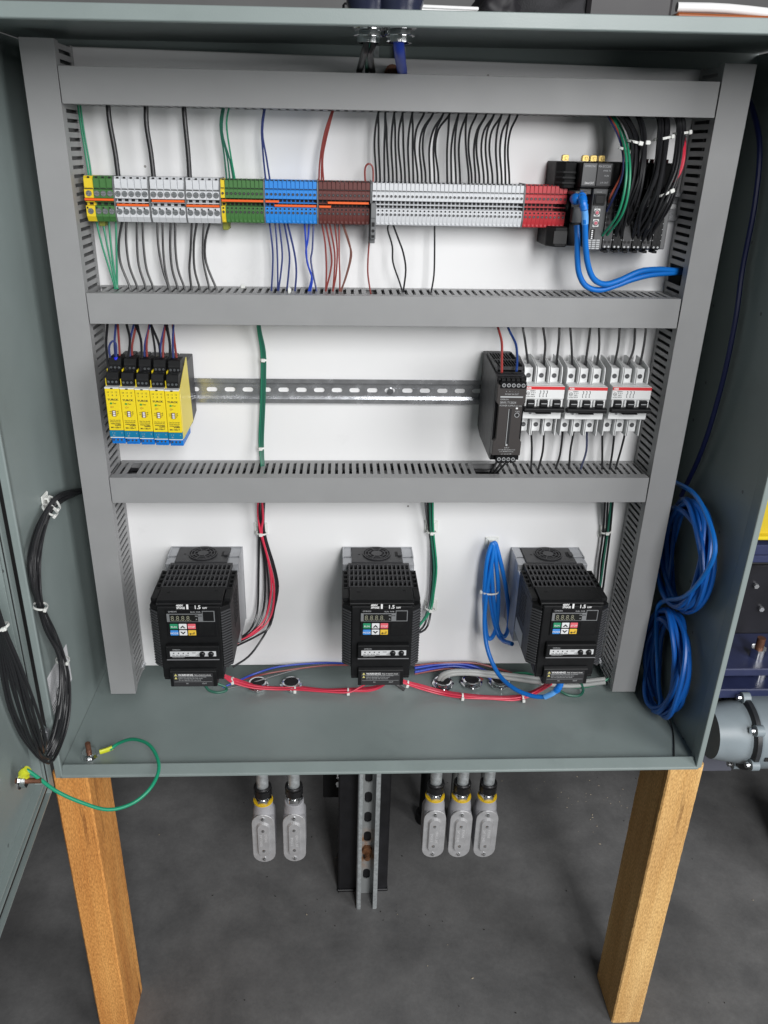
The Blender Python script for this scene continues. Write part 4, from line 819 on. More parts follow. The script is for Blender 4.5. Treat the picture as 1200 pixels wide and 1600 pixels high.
wire('wire', [(774, 500, -.04), (779, 515, -.05), (784, 535, -.075), (784, 560, -.1), (784, 582, -.116)], .0016, M('wire_supply_red', (.36, .05, .045), .38), 'red wire into the top of the black power supply', group='wires at the power supply', n=8)
wire('wire', [(790, 500, -.04), (796, 517, -.05), (806, 538, -.075), (808, 560, -.1), (807, 580, -.116)], .0016, M('wire_supply_blue', (.015, .05, .22), .38), 'blue wire into the top of the black power supply', group='wires at the power supply', n=8)
for k, p in enumerate(([(776, 722), (770, 732), (764, 742)], [(783, 722), (776, 733), (768, 744)], [(791, 722), (784, 730), (774, 742)], [(800, 720), (806, 728), (808, 740)])):
    wire('wire', run([(p[0][0]+1, p[0][1]-9)]+p, -.118, -.040), .0016, WBLK, '%s black wire under the power supply running into the duct' % nth(k, 4).strip(','), group='wires at the power supply')
for k, p in enumerate(([(817, 513), (820, 530), (825, 568)], [(849, 514), (852, 540), (849, 570)], [(874, 514), (873, 535), (869, 570)], [(891, 513), (893, 540), (894, 572)], [(922, 514), (918, 545), (914, 572)], [(936, 514), (936, 545), (932, 572)], [(968, 514), (966, 540), (960, 570)], [(992, 514), (990, 545), (981, 570)], [(1009, 514), (1006, 540), (1000, 570)])):
    wire('wire', [(p[0][0]-1, p[0][1]-14, -.03)]+run(p, -.032, -.036), .0016, WBLK, '%s black wire into the top of the white breakers' % nth(k, 9).strip(','), group='wires above the breakers', n=8)
for k, p in enumerate(([(830, 676), (831, 700), (830, 728)], [(850, 676), (848, 705), (842, 730)], [(879, 676), (875, 710), (868, 733)], [(896, 676), (891, 705), (889, 736)], [(917, 676), (916, 705), (908, 730)], [(941, 672), (941, 700), (941, 728)], [(960, 674), (957, 705), (953, 730)], [(977, 674), (971, 700), (963, 728)])):
    wire('wire', [(p[0][0], p[0][1]-16, -.034)]+run(p, -.034, -.036)+[(p[-1][0]-1, p[-1][1]+9, -.036)], .0015, WBLK if k != 4 else M('wire_slate', (.05, .06, .12), .4), '%s wire leaving the bottom of the white breakers' % nth(k, 8).strip(','), group='wires below the breakers', n=8)
# drive supply bunches
def bunch2(lst, lab, grp):
    for k, (p, mt) in enumerate(lst): wire('wire', p, .0017, mt, '%s wire %s' % (nth(k, len(lst)).strip(','), lab), group=grp, n=8)
bunch2([([(403, 776, -.03), (404, 800, -.016), (405, 832, -.012), (404, 900, -.012), (402, 955, -.02), (390, 985, -.04), (366, 1002, -.07)], WBLK), ([(405, 776, -.03), (407, 832, -.014), (414, 890, -.012), (412, 950, -.02), (396, 985, -.04), (366, 1004, -.07)], WBLK),
        ([(404, 776, -.035), (403, 800, -.02), (407, 832, -.018), (418, 870, -.016), (428, 915, -.016), (424, 960, -.024), (404, 985, -.04), (366, 1006, -.07)], WPNK), ([(409, 776, -.035), (411, 810, -.02), (409, 834, -.018), (420, 880, -.018), (424, 920, -.018), (415, 965, -.03), (395, 988, -.045), (366, 1008, -.07)], WPNK),
        ([(411, 776, -.03), (412, 832, -.014), (425, 880, -.014), (432, 920, -.014), (423, 975, -.026), (404, 992, -.04), (366, 1011, -.07)], WBLK), ([(409, 776, -.03), (410, 832, -.014), (417, 885, -.014), (420, 940, -.02), (408, 980, -.034), (380, 1000, -.06), (366, 1005, -.07)], WBLK),
        ([(413, 776, -.03), (413, 830, -.012), (430, 890, -.012), (434, 925, -.012), (421, 975, -.02), (406, 1003, -.03), (388, 1026, -.05), (364, 1042, -.07)], WBLK)], 'of the red and black bunch beside the left drive', 'wires feeding the left drive')
bunch2([([(664, 776, -.03), (667, 810, -.014), (672, 832, -.012), (673, 880, -.012), (671, 930, -.014), (664, 965, -.03), (648, 985, -.06)], M('wire_dark_grey', (.10, .10, .11), .4)), ([(668, 776, -.03), (671, 830, -.012), (676, 880, -.012), (674, 930, -.014), (664, 975, -.03), (648, 990, -.06)], WBLK), ([(673, 776, -.03), (674, 830, -.014), (679, 880, -.014), (676, 930, -.016), (668, 978, -.03), (648, 992, -.06)], WBLK),
        ([(676, 776, -.03), (677, 830, -.016), (682, 885, -.016), (678, 925, -.018), (672, 955, -.024), (650, 984, -.06)], WGRN), ([(671, 776, -.03), (673, 832, -.018), (678, 890, -.018), (672, 945, -.02), (660, 970, -.04), (650, 978, -.06)], WDGR)], 'of the green and black bunch beside the middle drive', 'wires feeding the middle drive')
bunch2([([(946, 776, -.03), (942, 832, -.012), (936, 880, -.012), (932, 920, -.014), (925, 960, -.03)], WBLK), ([(950, 776, -.03), (947, 832, -.012), (940, 880, -.012), (937, 920, -.014), (930, 960, -.03)], WBLK), ([(955, 776, -.03), (950, 828, -.016), (944, 870, -.016), (938, 915, -.018), (930, 955, -.03)], WDGR), ([(958, 776, -.03), (953, 832, -.012), (947, 880, -.012), (942, 920, -.014), (936, 960, -.03)], WBLK)], 'of the dark bunch behind the right drive', 'wires feeding the right drive')
# hanging network cable at the right drive : one long loose loop and doubled strands
hl = cable('network_cable', [(800, 1006, -.085), (785, 1000, -.05), (776, 985, -.036), (768, 950, -.028), (764, 900, -.022), (767, 860, -.018), (773, 848, -.016), (778, 862, -.017), (787, 900, -.022), (794, 945, -.026), (795, 975, -.028), (789, 994, -.03), (780, 988, -.032), (774, 960, -.032), (769, 910, -.028), (768, 868, -.022), (770, 850, -.018), (773, 862, -.02), (778, 910, -.026), (778, 955, -.03), (774, 985, -.034), (766, 998, -.036), (760, 990, -.036), (757, 955, -.034), (757, 915, -.03), (761, 875, -.026), (767, 853, -.022), (771, 852, -.022), (768, 880, -.026), (760, 930, -.034), (757, 975, -.044), (762, 1015, -.060), (778, 1052, -.085), (802, 1075, -.115), (830, 1087, -.135), (853, 1089, -.146)], .0034, ETHR, 'long blue network cable hung in loops beside the right drive', group='blue network cables')
boot(hl, [(851, 1089, -.146), (862, 1084, -.149), (869, 1079, -.150)], .0042, .0042, CLRB, 'plug_sleeve', False)
boot(hl, [(868, 1080, -.150), (873, 1074, -.150), (876, 1066, -.148), (877, 1058, -.146)], .0048, .0056)
# floor wiring
fl = ZB+.005
def floorw(pts, r, mat, lab, grp, n=8):
    P = [at(a, b, Z=c) for a, b, c in pts]; m = MB().tube(P, r, n, res=5); c = np.array(P[0]); m.v = [tuple(p) for p in np.array(m.v)-c]
    return tag(obj('wire', m, mat, loc=tuple(c)), lab, 'wire', grp)
random.seed(9)
for k in range(6):
    o_ = (k-2.5)*1.5; z = fl+.003*(k % 3)
    floorw([(350, 1056+o_*.5, .19), (364, 1063+o_, .172), (395, 1072+o_*.8, z+.006), (430, 1076+o_*.6+random.uniform(-1, 1), z), (462, 1075+o_*.7, z), (505, 1079+o_*.5+random.uniform(-1, 1), z), (543, 1079+o_*.8, z), (575, 1079+o_*1.2, z), (595, 1073+o_, z+.008), (608, 1062+o_, .185)][:10 if k < 4 else 7]+([(560, 1075, z+.004), (580, 1064, .17)] if k >= 4 else []), .0014, WPNK, '%s pink red wire of the left floor bunch' % ('topmost', 'second', 'third', 'fourth', 'fifth', 'lowest')[k], 'pink red wires on the cabinet floor')
for k in range(5):
    o_ = (k-2)*1.6; z = fl+.003*(k % 3)
    floorw([(618, 1060+o_*.4, .188), (636, 1067+o_*.7, .175), (660, 1074+o_, z+.008), (690, 1082+o_, z), (722, 1087+o_, z), (765, 1090+o_*.8+random.uniform(-1, 1), z), (800, 1091+o_, z), (822, 1087+o_, z), (842, 1078+o_, z+.01), (862, 1066+o_, .188)], .0014, WPNK, '%s pink red wire of the right floor bunch' % ('topmost', 'second', 'third', 'fourth', 'lowest')[k], 'pink red wires on the cabinet floor')
for p, r, mt, lb in (
    ([(348, 1074, .155), (372, 1064, .16), (400, 1052, .17), (440, 1041, .172), (500, 1036, .172), (545, 1037, .17)], .0016, WBRB, 'blue wire along the rear of the cabinet floor between left and middle drives'),
    ([(352, 1072, .155), (380, 1062, .16), (410, 1054, .17), (450, 1047, .172), (505, 1040, .172), (545, 1039, .17)], .0014, WRED, 'red wire along the rear of the cabinet floor between left and middle drives'),
    ([(356, 1076, .153), (390, 1068, .155), (425, 1057, .16), (470, 1045, .165), (510, 1040, .168), (545, 1040, .168)], .0013, M('wire_floor_grey', (.10, .105, .11), .4), 'dark grey wire along the rear of the cabinet floor between left and middle drives'),
    ([(648, 1044, .175), (680, 1039, .172), (712, 1037, .172), (740, 1041, .17), (765, 1052, .162), (773, 1064, .152)], .0024, WBRB, 'upper blue wire running behind the grey cable into the floor hub'),
    ([(648, 1050, .172), (680, 1044, .17), (712, 1041, .17), (742, 1047, .166), (762, 1057, .16), (770, 1066, .152)], .0022, WBRB, 'lower blue wire running behind the grey cable into the floor hub'),
    ([(648, 1040, .176), (690, 1036, .174), (740, 1036, .174), (775, 1044, .168), (800, 1052, .165)], .0018, WRED, 'upper dark red wire at the cabinet floor right of the middle drive'),
    ([(648, 1053, .168), (676, 1048, .168), (706, 1045, .168), (735, 1052, .16), (755, 1062, .155)], .0016, WRED, 'lower dark red wire at the cabinet floor right of the middle drive'),
    ([(795, 1053, .158), (822, 1052, .16), (845, 1060, .158), (870, 1070, .155), (900, 1074, .155), (930, 1070, .16), (952, 1060, .17)], .0021, WGRN, 'bright green wire passing under the right motor drive'),
    ([(318, 1066, .165), (326, 1078, .156), (340, 1082, .153), (353, 1079, .153), (352, 1073, .156), (336, 1067, .165)], .0022, WDGR, 'dark green wire tail looped under the left motor drive'),
    ([(610, 1062, .17), (622, 1071, .16), (632, 1078, .156)], .0030, M('grey_cable_tail', (.06, .06, .062), .5), 'short dark cable tail under the middle motor drive'),
    ([(872, 1078, .158), (888, 1086, .154), (904, 1087, .153), (911, 1080, .156), (909, 1070, .165), (904, 1064, .17)], .0022, WDGR, 'dark green wire tail looped under the right motor drive')):
    floorw(p, r, mt, lb, 'loose wires on the cabinet floor')
for k, (p) in enumerate(([(688, 1066, .150), (694, 1058, .165), (710, 1053, .172), (740, 1053, .168), (790, 1059, .165), (840, 1066, .163), (890, 1072, .162), (945, 1066, .165)], [(684, 1066, .150), (690, 1055, .168), (708, 1049, .176), (740, 1049, .172), (790, 1054, .168), (840, 1060, .166), (890, 1066, .165), (945, 1061, .168)])):
    o = floorw(p, .0036, WGRY, '%s of two thick grey cables leaving the floor hub' % ('lower', 'upper')[k], 'thick grey cables on the cabinet floor', 12); o.name = 'grey_cable'; o['category'] = 'cable'
# ------------------------------------------------------------------ cable ties and stick-on mounts
def tie(px, py, Y, rx, ry, ang, label, group='white cable ties', head=0., wd=.0026, tail=0., pos=None, mat=None):
    c = pos or at(px, py, Y=Y); a_ = math.radians(ang)
    ax = np.array([math.sin(a_), 0, math.cos(a_)]); u = np.array([math.cos(a_), 0, -math.sin(a_)]); v = np.array([0, -1., 0])
    m = MB(); n = 20; vs = []
    for i in range(n):
        q = 2*math.pi*i/n
        for k, s in ((0, -1), (0, 1), (.0008, 1), (.0008, -1)):
            vs.append(tuple(u*(rx+k)*math.cos(q)+v*(ry+k)*math.sin(q)+ax*s*wd/2))
    m.add(vs, [(i*4+k, i*4+(k+1) % 4, ((i+1) % n)*4+(k+1) % 4, ((i+1) % n)*4+k) for i in range(n) for k in range(4)])
    t = thing('cable_tie', label, 'cable tie', c, group)
    obj('strap', m, mat or NYL, t)
    q = math.radians(90+head); hc = u*(rx+.0018)*math.cos(q)+v*(ry+.0018)*math.sin(q)
    hb = MB(); e1_, e2_, e3_ = u*.0027, v*.0019, ax*.0023
    if abs(math.cos(q)) > .7: e1_, e2_ = u*.0019, v*.0027
    hb.add([tuple(hc+x*e1_+y*e2_+z*e3_) for z in (-1, 1) for x, y in ((-1, -1), (1, -1), (1, 1), (-1, 1))], [(3, 2, 1, 0), (4, 5, 6, 7), (0, 1, 5, 4), (1, 2, 6, 5), (2, 3, 7, 6), (3, 0, 4, 7)])
    obj('tie_head', hb, mat or NYL, t, bevel=.0006)
    if tail:
        e = hc+v*.0015; obj('tie_tail', MB().tube([tuple(e), tuple(e+v*tail*.5+u*tail*.3), tuple(e+v*tail*.7+u*tail)], .0009, 6, res=3), NYL, t)
    return t
for px, py, Y, rx, ry, an, h, lb in ((975, 234, -.084, .0065, .005, 18, -60, 'white cable tie round the green and blue wires at the controller'), (992, 223, -.082, .0088, .009, 12, -20, 'white cable tie round the first thick black bunch'), (1008, 223, -.082, .0058, .007, 2, 0, 'white cable tie round the second thin black bunch'),
    (1035, 216, -.082, .0095, .009, -12, -60, 'white cable tie round the third thick black bunch'), (1064, 208, -.080, .0085, .009, -8, -50, 'white cable tie at the top of the rightmost black bunch'), (1040, 301, -.098, .0085, .007, -28, -30, 'white cable tie lower down on the rightmost black bunch'),
    (411.5, 562, -.0125, .0046, .0028, 4, 0, 'upper white cable tie on the green trio crossing the rail'), (407.5, 700, -.014, .0046, .0028, -3, 0, 'lower white cable tie on the green trio crossing the rail'),
    (408, 833, -.014, .0075, .005, 5, 0, 'white cable tie on the red and black bunch beside the left drive'), (674, 831, -.013, .0068, .005, 5, 0, 'white cable tie high on the green and black bunch'), (672, 951, -.020, .0075, .006, 14, 0, 'white cable tie low on the green and black bunch'), (947, 831, -.013, .0075, .005, -8, 0, 'white cable tie on the dark bunch behind the right drive'),
    (766, 925, -.030, .0125, .007, 0, 90, 'white cable tie holding the hanging blue loops')):
    tie(px, py, Y, rx, ry, an, lb, head=h)
for px, py, an, lb in ((364, 1063, 75, 'white cable tie where pink wires leave the left drive'), (461, 1077, 92, 'white cable tie midway on the left pink wire bunch'), (544, 1080, 90, 'white cable tie on the left pink wire bunch near the middle drive'), (636, 1068, 110, 'white cable tie where pink wires leave the middle drive'), (722, 1088, 98, 'white cable tie midway on the right pink wire bunch'), (817, 1091, 84, 'white cable tie on the right pink wire bunch near the right drive')):
    z = .172 if px in (364, 636) else ZB+.008
    tie(0, 0, 0, .0048, .0048, an, lb, pos=at(px, py, Z=z), head=0, tail=0)
tie(0, 0, 0, .0045, .003, 90, 'open white tie end sticking out of the middle duct below the blue wires', pos=at(452, 455, Y=-.045), head=180)
tie(0, 0, 0, .0016, .0016, 0, 'white tie tip poking above the middle duct left of the blue wires', pos=at(380, 447, Y=-.012), head=0)
def tie_mount(pos, rot, label):
    t = thing('tie_mount', label, 'tie mount', pos, 'white adhesive tie mounts', rot)
    obj('pad', MB().box(-.0105, .0105, -.0022, -.0002, -.0105, .0105), NYL, t, bevel=.0006)
    obj('saddle', MB().box(-.0052, .0052, -.0058, -.0023, -.0062, -.0040).box(-.0052, .0052, -.0058, -.0023, .0040, .0062).box(-.0052, .0052, -.0070, -.0059, -.0062, .0062), NYL, t, bevel=.0004)
    for s in (-1, 1):
        for q in (-1, 1): obj('pad_rib', MB().prism([(q*.0098, s*.0092), (q*.0060, s*.0056), (q*.0060, s*.0066), (q*.0088, s*.0098)] if True else [], -.0030, -.0023, 'y'), NYL, t)
    return t
tm = tie_mount(at(408, 825, Y=-.0002), None, 'white square tie mount beside the left drive under the red and black bunch')
for px, py, lb in ((674, 822, 'white square tie mount high under the green and black bunch'), (673, 945, 'white square tie mount low under the green and black bunch'), (945, 829, 'white square tie mount behind the right drive bunch'), (768, 848, 'white square tie mount holding the hanging blue network cable')):
    dup(tm, at(px, py, Y=-.0002), lb)
dup(tm, at(69, 783, X=XL+.0022), 'white square tie mount on the left cabinet side wall under the black cables', rot=(0, 0, R90))
# ------------------------------------------------------------------ black cable bundle from left wall across to the door
random.seed(21)
bx = XL+.012
for k in range(10):
    f = (k+.5)/10-.5; w_ = lambda s: f*s
    def pp(px, py, X, sp=0., rr=.0): 
        p = at(px+f*sp+random.uniform(-1, 1)*.6, py, X=X+random.uniform(-.003, .003)); return p
    P = [pp(140, 764, bx+.004, 0), (lambda p: (p[0], p[1], p[2]-f*.010))(pp(112, 771, bx, 0)), (lambda p: (p[0], p[1], p[2]-f*.010))(pp(92, 780, bx, 6)), pp(76, 798, bx, 12), pp(62, 830, bx, 16), pp(54, 870, bx, 18), pp(55, 910, bx, 15), pp(63, 946, bx, 9), pp(78, 985, bx+.002, 14), pp(94, 1022, bx+.004, 10), pp(101, 1060, bx+.006, 15), pp(99, 1110, bx+.006, 20), pp(88, 1155, bx+.004, 22+6*f)]
    q = random.uniform(-3, 5)
    Y0 = YF-.035
    for (px, py, Y, sp) in ((72, 1180, Y0, 8), (54, 1160, Y0-.03, -36), (33, 1105, Y0-.05, -46), (16, 1045, Y0-.062, -38), (1, 985, Y0-.07, -15), (-14, 930, Y0-.075, -18)):
        P.append(at(px+f*sp+random.uniform(-2.6, 2.6), py+random.uniform(-3, 3)+f*(20 if px == 72 else 0)+(q if px == 72 else 0), Y=Y+f*.008))
    m = MB().tube(P, .0019, 8, res=4); c = np.array(P[0]); m.v = [tuple(p) for p in np.array(m.v)-c]
    tag(obj('black_cable', m, WBLK, loc=tuple(c)), '%s black cable of the bundle looping from left side wall to the door' % nth(k, 10).strip(','), 'cable', 'black cables between wall and door')
for px, py, an, rx, lb in ((84, 786, 55, .0105, 'upper of two white ties at the wall mount on black cables'), (78, 797, 40, .0105, 'lower of two white ties at the wall mount on black cables'), (63, 947, 14, .0085, 'white tie halfway down the black cables on the left wall'), (98, 1031, 8, .0085, 'white tie on the black cables beside the wall label')):
    tie(0, 0, 0, rx, .008, an+0, lb, pos=at(px, py, X=bx+.002), head=-50)
tie(0, 0, 0, .009, .008, -20, 'white tie on the black cables where they reach the door', pos=at(1, 980, Y=YF-.105), head=-40)
# printed label on the left side wall
xq = XL+.0023
L4 = [at(px, py, X=xq) for px, py in ((74, 1060), (102, 1008), (111, 1064), (83, 1119))]
yb0, yb1 = sum(p[1] for p in (L4[0], L4[3]))/2, sum(p[1] for p in (L4[1], L4[2]))/2
zb0, zb1 = min(p[2] for p in L4), max(p[2] for p in L4)
zc = [L4[0][2], L4[1][2], L4[2][2], L4[3][2]]; ztop, zbot = (zc[0]+zc[1])/2, (zc[2]+zc[3])/2
yb0 -= .020; yb1 += .004
lab = thing('wall_label', 'white printed label on the left side wall behind the black cables', 'label', (xq, yb0, zbot))
LW, LH = yb1-yb0, ztop-zbot
obj('sheet', MB().box(-.0001, .0002, 0, LW, 0, LH), M('paper_white', (.74, .74, .76), .5), lab)
rz90 = (math.pi/2, 0, math.pi/2)
text('UL', .013, INK, lab, (.0004, LW*.40, LH*.16), rz90); obj('listing_mark', MB().ring((.0004, LW*.45+.002, LH*.16+.0045), .009, .0102, .0002, 'x'), INK, lab)
random.seed(4)
for k in range(13): obj('print_line', MB().box(.0003, .0005, LW*.08, LW*random.uniform(.6, .94), LH*.36+k*LH*.047, LH*.36+k*LH*.047+.0006), GPRT, lab)
for k in range(3): obj('print_line', MB().box(.0003, .0005, LW*.08, LW*.35, LH*.08+k*LH*.07, LH*.08+k*LH*.07+.0008), INK, lab)
# ------------------------------------------------------------------ green bonding wire with yellow lugs
ds = at(42, 1214, Y=YF-.105)
P = [at(172, 1171, Z=ZB+.012), at(186, 1161, Z=ZB+.02), at(208, 1155, Z=ZB+.035), at(232, 1163, Y=-.215), at(246, 1185, Y=-.24), at(247, 1208, Y=-.262), at(232, 1235, Y=-.285), at(205, 1256, Y=-.30), at(168, 1265, Y=-.315), at(125, 1253, Y=-.325), at(88, 1236, Y=-.330), at(62, 1217, Y=-.335), at(48, 1207, Y=-.337), at(41, 1203, Y=-.337)]
m = MB().tube(P, .0024, 10, res=6); c = np.array(P[0]); m.v = [tuple(p) for p in np.array(m.v)-c]
gw = tag(obj('bonding_wire', m, M('bond_green', (.01, .28, .15), .38), loc=tuple(c)), 'green bonding wire looping in front of the lip from cabinet floor stud to door', 'wire')
def rel(p): return tuple(np.array(p)-c)
lug = M('lug_yellow', (.62, .66, .03), .4)
obj('crimp_lug', MB().tube([rel(at(176, 1168, Z=ZB+.013)), rel(at(166, 1172, Z=ZB+.011)), rel(at(156, 1175, Z=ZB+.010))], .0045, 10, res=2, flat=.75), lug, gw)
obj('lug_ring', MB().ring(rel((sx, sy, ZB+.0098)), .0045, .0095, .0014, 'z', 18), CHROME, gw)
p0 = np.array(at(37, 1208, Y=-.337))
obj('crimp_lug', MB().tube([rel(at(44, 1203, Y=-.337)), rel(p0), rel(p0+np.array([-.002, .004, -.012]))], .0062, 10, res=3, flat=.8), lug, gw)
ds0 = at(38, 1220, Y=-.337)
b = MB().cyl((-.010, 0, 0), .0034, .030, 'x', 12)
dst = thing('door_stud', 'copper coloured ground stud with nut on the lower corner of the door', 'stud', ds0)
obj('stud', b, COPPER, dst); obj('nut', MB().cyl((-.004, 0, 0), .0085, .007, 'x', 6).ring((-.0052, 0, 0), .0045, .0105, .001, 'x'), CHROME, dst, bevel=.0005)
# ------------------------------------------------------------------ blue cable coils at the right wall
def coil(x0, cy, cz, ry, rz_, n, label, seed, r=.0037):
    """loops lying flat against the right side wall"""
    random.seed(seed); P = []; a0 = math.pi*.02
    for k in range(n*16+1):
        a = a0+2*math.pi*k/16; j = k/16
        dr = .012*math.sin(j*2.3+seed); dz = .008*math.sin(j*3.1+1)
        P.append((x0+.0016*(j-n/2)+.005*math.sin(a*2+j*1.7), cy+(ry+dr+random.uniform(-.0015, .0015))*math.cos(a)+.006*math.sin(j*1.9), cz+(rz_+dz)*math.sin(a)))
    m = MB().tube(P, r, 8, res=3); c = np.array(P[0]); m.v = [tuple(p) for p in np.array(m.v)-c]
    return tag(obj('network_cable', m, M('blue_coil_cable', (.004, .105, .44), .4), loc=tuple(c)), label, 'cable', 'blue network cables')
coil(.853, -.098, .420, .066, .076, 9, 'upper blue cable coil hanging against the right side wall', 31)
coil(.853, -.108, .240, .058, .080, 10, 'lower blue cable coil standing on the cabinet floor against the right side wall', 34)
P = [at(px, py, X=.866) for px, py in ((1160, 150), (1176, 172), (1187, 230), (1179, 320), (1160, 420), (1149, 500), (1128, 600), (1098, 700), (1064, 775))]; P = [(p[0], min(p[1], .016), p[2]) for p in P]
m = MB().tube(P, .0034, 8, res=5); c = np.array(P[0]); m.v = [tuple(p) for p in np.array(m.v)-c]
tag(obj('network_cable', m, M('shaded_blue_cable', (.006, .012, .075), .5), loc=tuple(c)), 'blue cable, darkened for shade, running down in the shadow right of the right duct', 'cable', 'blue network cables')  # deep shadow by the wall put into the cable's near-black blue
P = [at(1052, 752, X=.850), at(1085, 772, X=.848), at(1108, 815, X=.846), at(1117, 862, X=.846), at(1098, 902, X=.844), at(1070, 932, X=.843), at(1042, 938, X=.843), at(1028, 948, X=.843), at(1026, 990, X=.843), at(1029, 1065, X=.846), at(1032, 1100, X=.850), at(1020, 1112, X=.852)]
m = MB().tube(P, .0034, 8, res=5); c = np.array(P[0]); m.v = [tuple(p) for p in np.array(m.v)-c]
tag(obj('network_cable', m, ETHR, loc=tuple(c)), 'single blue cable strand crossing from the upper coil down beside the right duct', 'cable', 'blue network cables')
pt = (.853, -.115, .166)
tie(0, 0, 0, .016, .012, 60, 'black twist tie round the bottom of the lower blue coil', group='black ties', pos=pt, head=-60, mat=RUBR)
P = [at(1044, 1118, Z=ZB+.012), at(1051, 1140, Z=ZB+.004), at(1053, 1160, Z=ZB+.004), at(1053, 1186, Z=ZB+.004)]
m = MB().tube(P, .0011, 6, res=4); c = np.array(P[0]); m.v = [tuple(p) for p in np.array(m.v)-c]
tag(obj('tie_end', m, RUBR, loc=tuple(c)), 'thin black tie end lying on the cabinet floor by the right lip', 'tie')
# ------------------------------------------------------------------ fittings through the cabinet roof
for px, kind in ((577, 0), (624, 1)):
    x, y, z = at(px, 50, Z=zt(.39)-.010)
    t = thing('roof_fitting', '%s threaded hub through the cabinet roof with %s below' % (('left', 'black and green wires') if not kind else ('right', 'one blue cable')), 'cable fitting', (x, y, zt(x)), 'threaded hubs in the roof')
    obj('locknut', MB().ring((0, 0, -.0075), .0115, .0175, .0050, 'z', 16), CHROME, t, bevel=.0006)
    obj('locknut', MB().ring((0, 0, -.0140), .0115, .0160, .0050, 'z', 8), CHROME, t, bevel=.0006)
    obj('thread', MB().ring((0, 0, -.0200), .0105, .0128, .0175, 'z', 18), CHROME, t)
    hb = obj('hub', MB().lathe((0, 0, .0005), [(.022, 0), (.022, .010), (.0235, .014), (.0235, .030), (.020, .040), (.013, .046)], 'z', 20), M('navy_hub', (.02, .024, .05), .25), t)
    obj('hub_print', MB().box(-.009, .009, -.0243, -.0236, .016, .024), WHT, hb, bevel=.0003)
    if kind == 0:
        for k, (dx_, mt, lb) in enumerate(((-16, WBLK, 'left black'), (-8, WDGR, 'middle green'), (-3, WBLK, 'right black'))):
            wire('wire', [(px+(k-1)*4, 30, y), (px+(k-1)*5+1, 66, y), (px+dx_*.5+k, 84, y+.02), (px+dx_+k*4, 112, -.034)], .0038 if k != 1 else .0024, mt, '%s wire hanging from the left roof hub' % lb, group='wires under the roof hubs', n=8)
    else:
        cable('network_cable', [(px-1, 30, y), (px-1, 66, y), (px+1, 88, y+.03), (px+5, 115, -.034)], .0058, WBRB, 'thick blue cable hanging from the right roof hub into the top duct', group='blue network cables')
# things lying on the cabinet roof
def roof(px, py, Y): x = at(px, py, Y=Y)[0]; return (x, Y, zt(x)+.0006)
x, y, z = roof(690, 8, -.06)
for k in range(6):
    p = obj('plastic_sheet', MB().box(-.037+k*.0006, .037-k*.001, -.05, .05, 0, .0032), M('sheet_white', (.75, .75, .75), .4), loc=(x+random.uniform(-.002, .002), y, z+k*.0036), rot=(0, 0, random.uniform(-.03, .03)), bevel=.0008)
    tag(p, '%s white plastic plate of the small stack on the cabinet roof' % ('bottom', 'second lowest', 'third lowest', 'third highest', 'second highest', 'top')[k], 'plastic plate', 'white plates on the roof')
def lump(name, px, Y, w_, d, h, mat, label, cat, seed):
    x, y, z = roof(px, 8, Y); random.seed(seed); bm = bmesh.new(); bmesh.ops.create_icosphere(bm, subdivisions=4, radius=1)
    from mathutils import noise as nz
    for v in bm.verts:
        f = 1+.22*nz.noise(v.co*1.7+Vector((seed, 0, 0)))+.07*nz.noise(v.co*6+Vector((seed, 0, 0)))
        v.co = Vector((v.co.x*w_*f, v.co.y*d*f, max(0, (v.co.z*.6+.4)*h*f)))
    for f in bm.faces: f.smooth = True
    me = bpy.data.meshes.new(name); bm.to_mesh(me); bm.free(); me.materials.append(mat)
    return tag(obj(name, me, None, loc=(x, y, z)), label, cat)
lump('cloth_bag', 775, -.06, .030, .05, .05, M('bag_black', (.012, .011, .014), .6), 'black shiny bag lying on the cabinet roof beside the white plates', 'bag', 2)
lump('knit_glove', 845, -.05, .055, .05, .05, M('knit_grey', (.03, .03, .033), .9, bump=.8, bscale=500), 'dark grey knitted glove lying on the cabinet roof', 'glove', 5)
x, y, z = roof(985, 12, -.05)
tag(obj('tool_case', MB().box(-.060, .035, -.04, .04, 0, .06), M('case_dark', (.03, .028, .03), .5, var=.3, vscale=30), loc=(x, y, z), bevel=.004), 'dark tool case standing on the cabinet roof at the right', 'case')
x, y, z = roof(1120, 16, -.05)
t = thing('wooden_box', 'orange brown wooden box with a pale glossy streak on the cabinet roof', 'box', (x, y, z))
obj('box_body', MB().box(-.060, .060, -.04, .04, 0, .022), M('orange_wood', (.28, .075, .02), .45, var=.4, vscale=40, stretch=(.3, 1, 2)), t, bevel=.002)
obj('pale_streak', MB().tube([(-.058, -.03, .028), (.0, -.03, .0285), (.08, -.03, .024)], .005, 10, res=3), WHT, t)  # white bar puts the wood's glossy streak into shape and colour
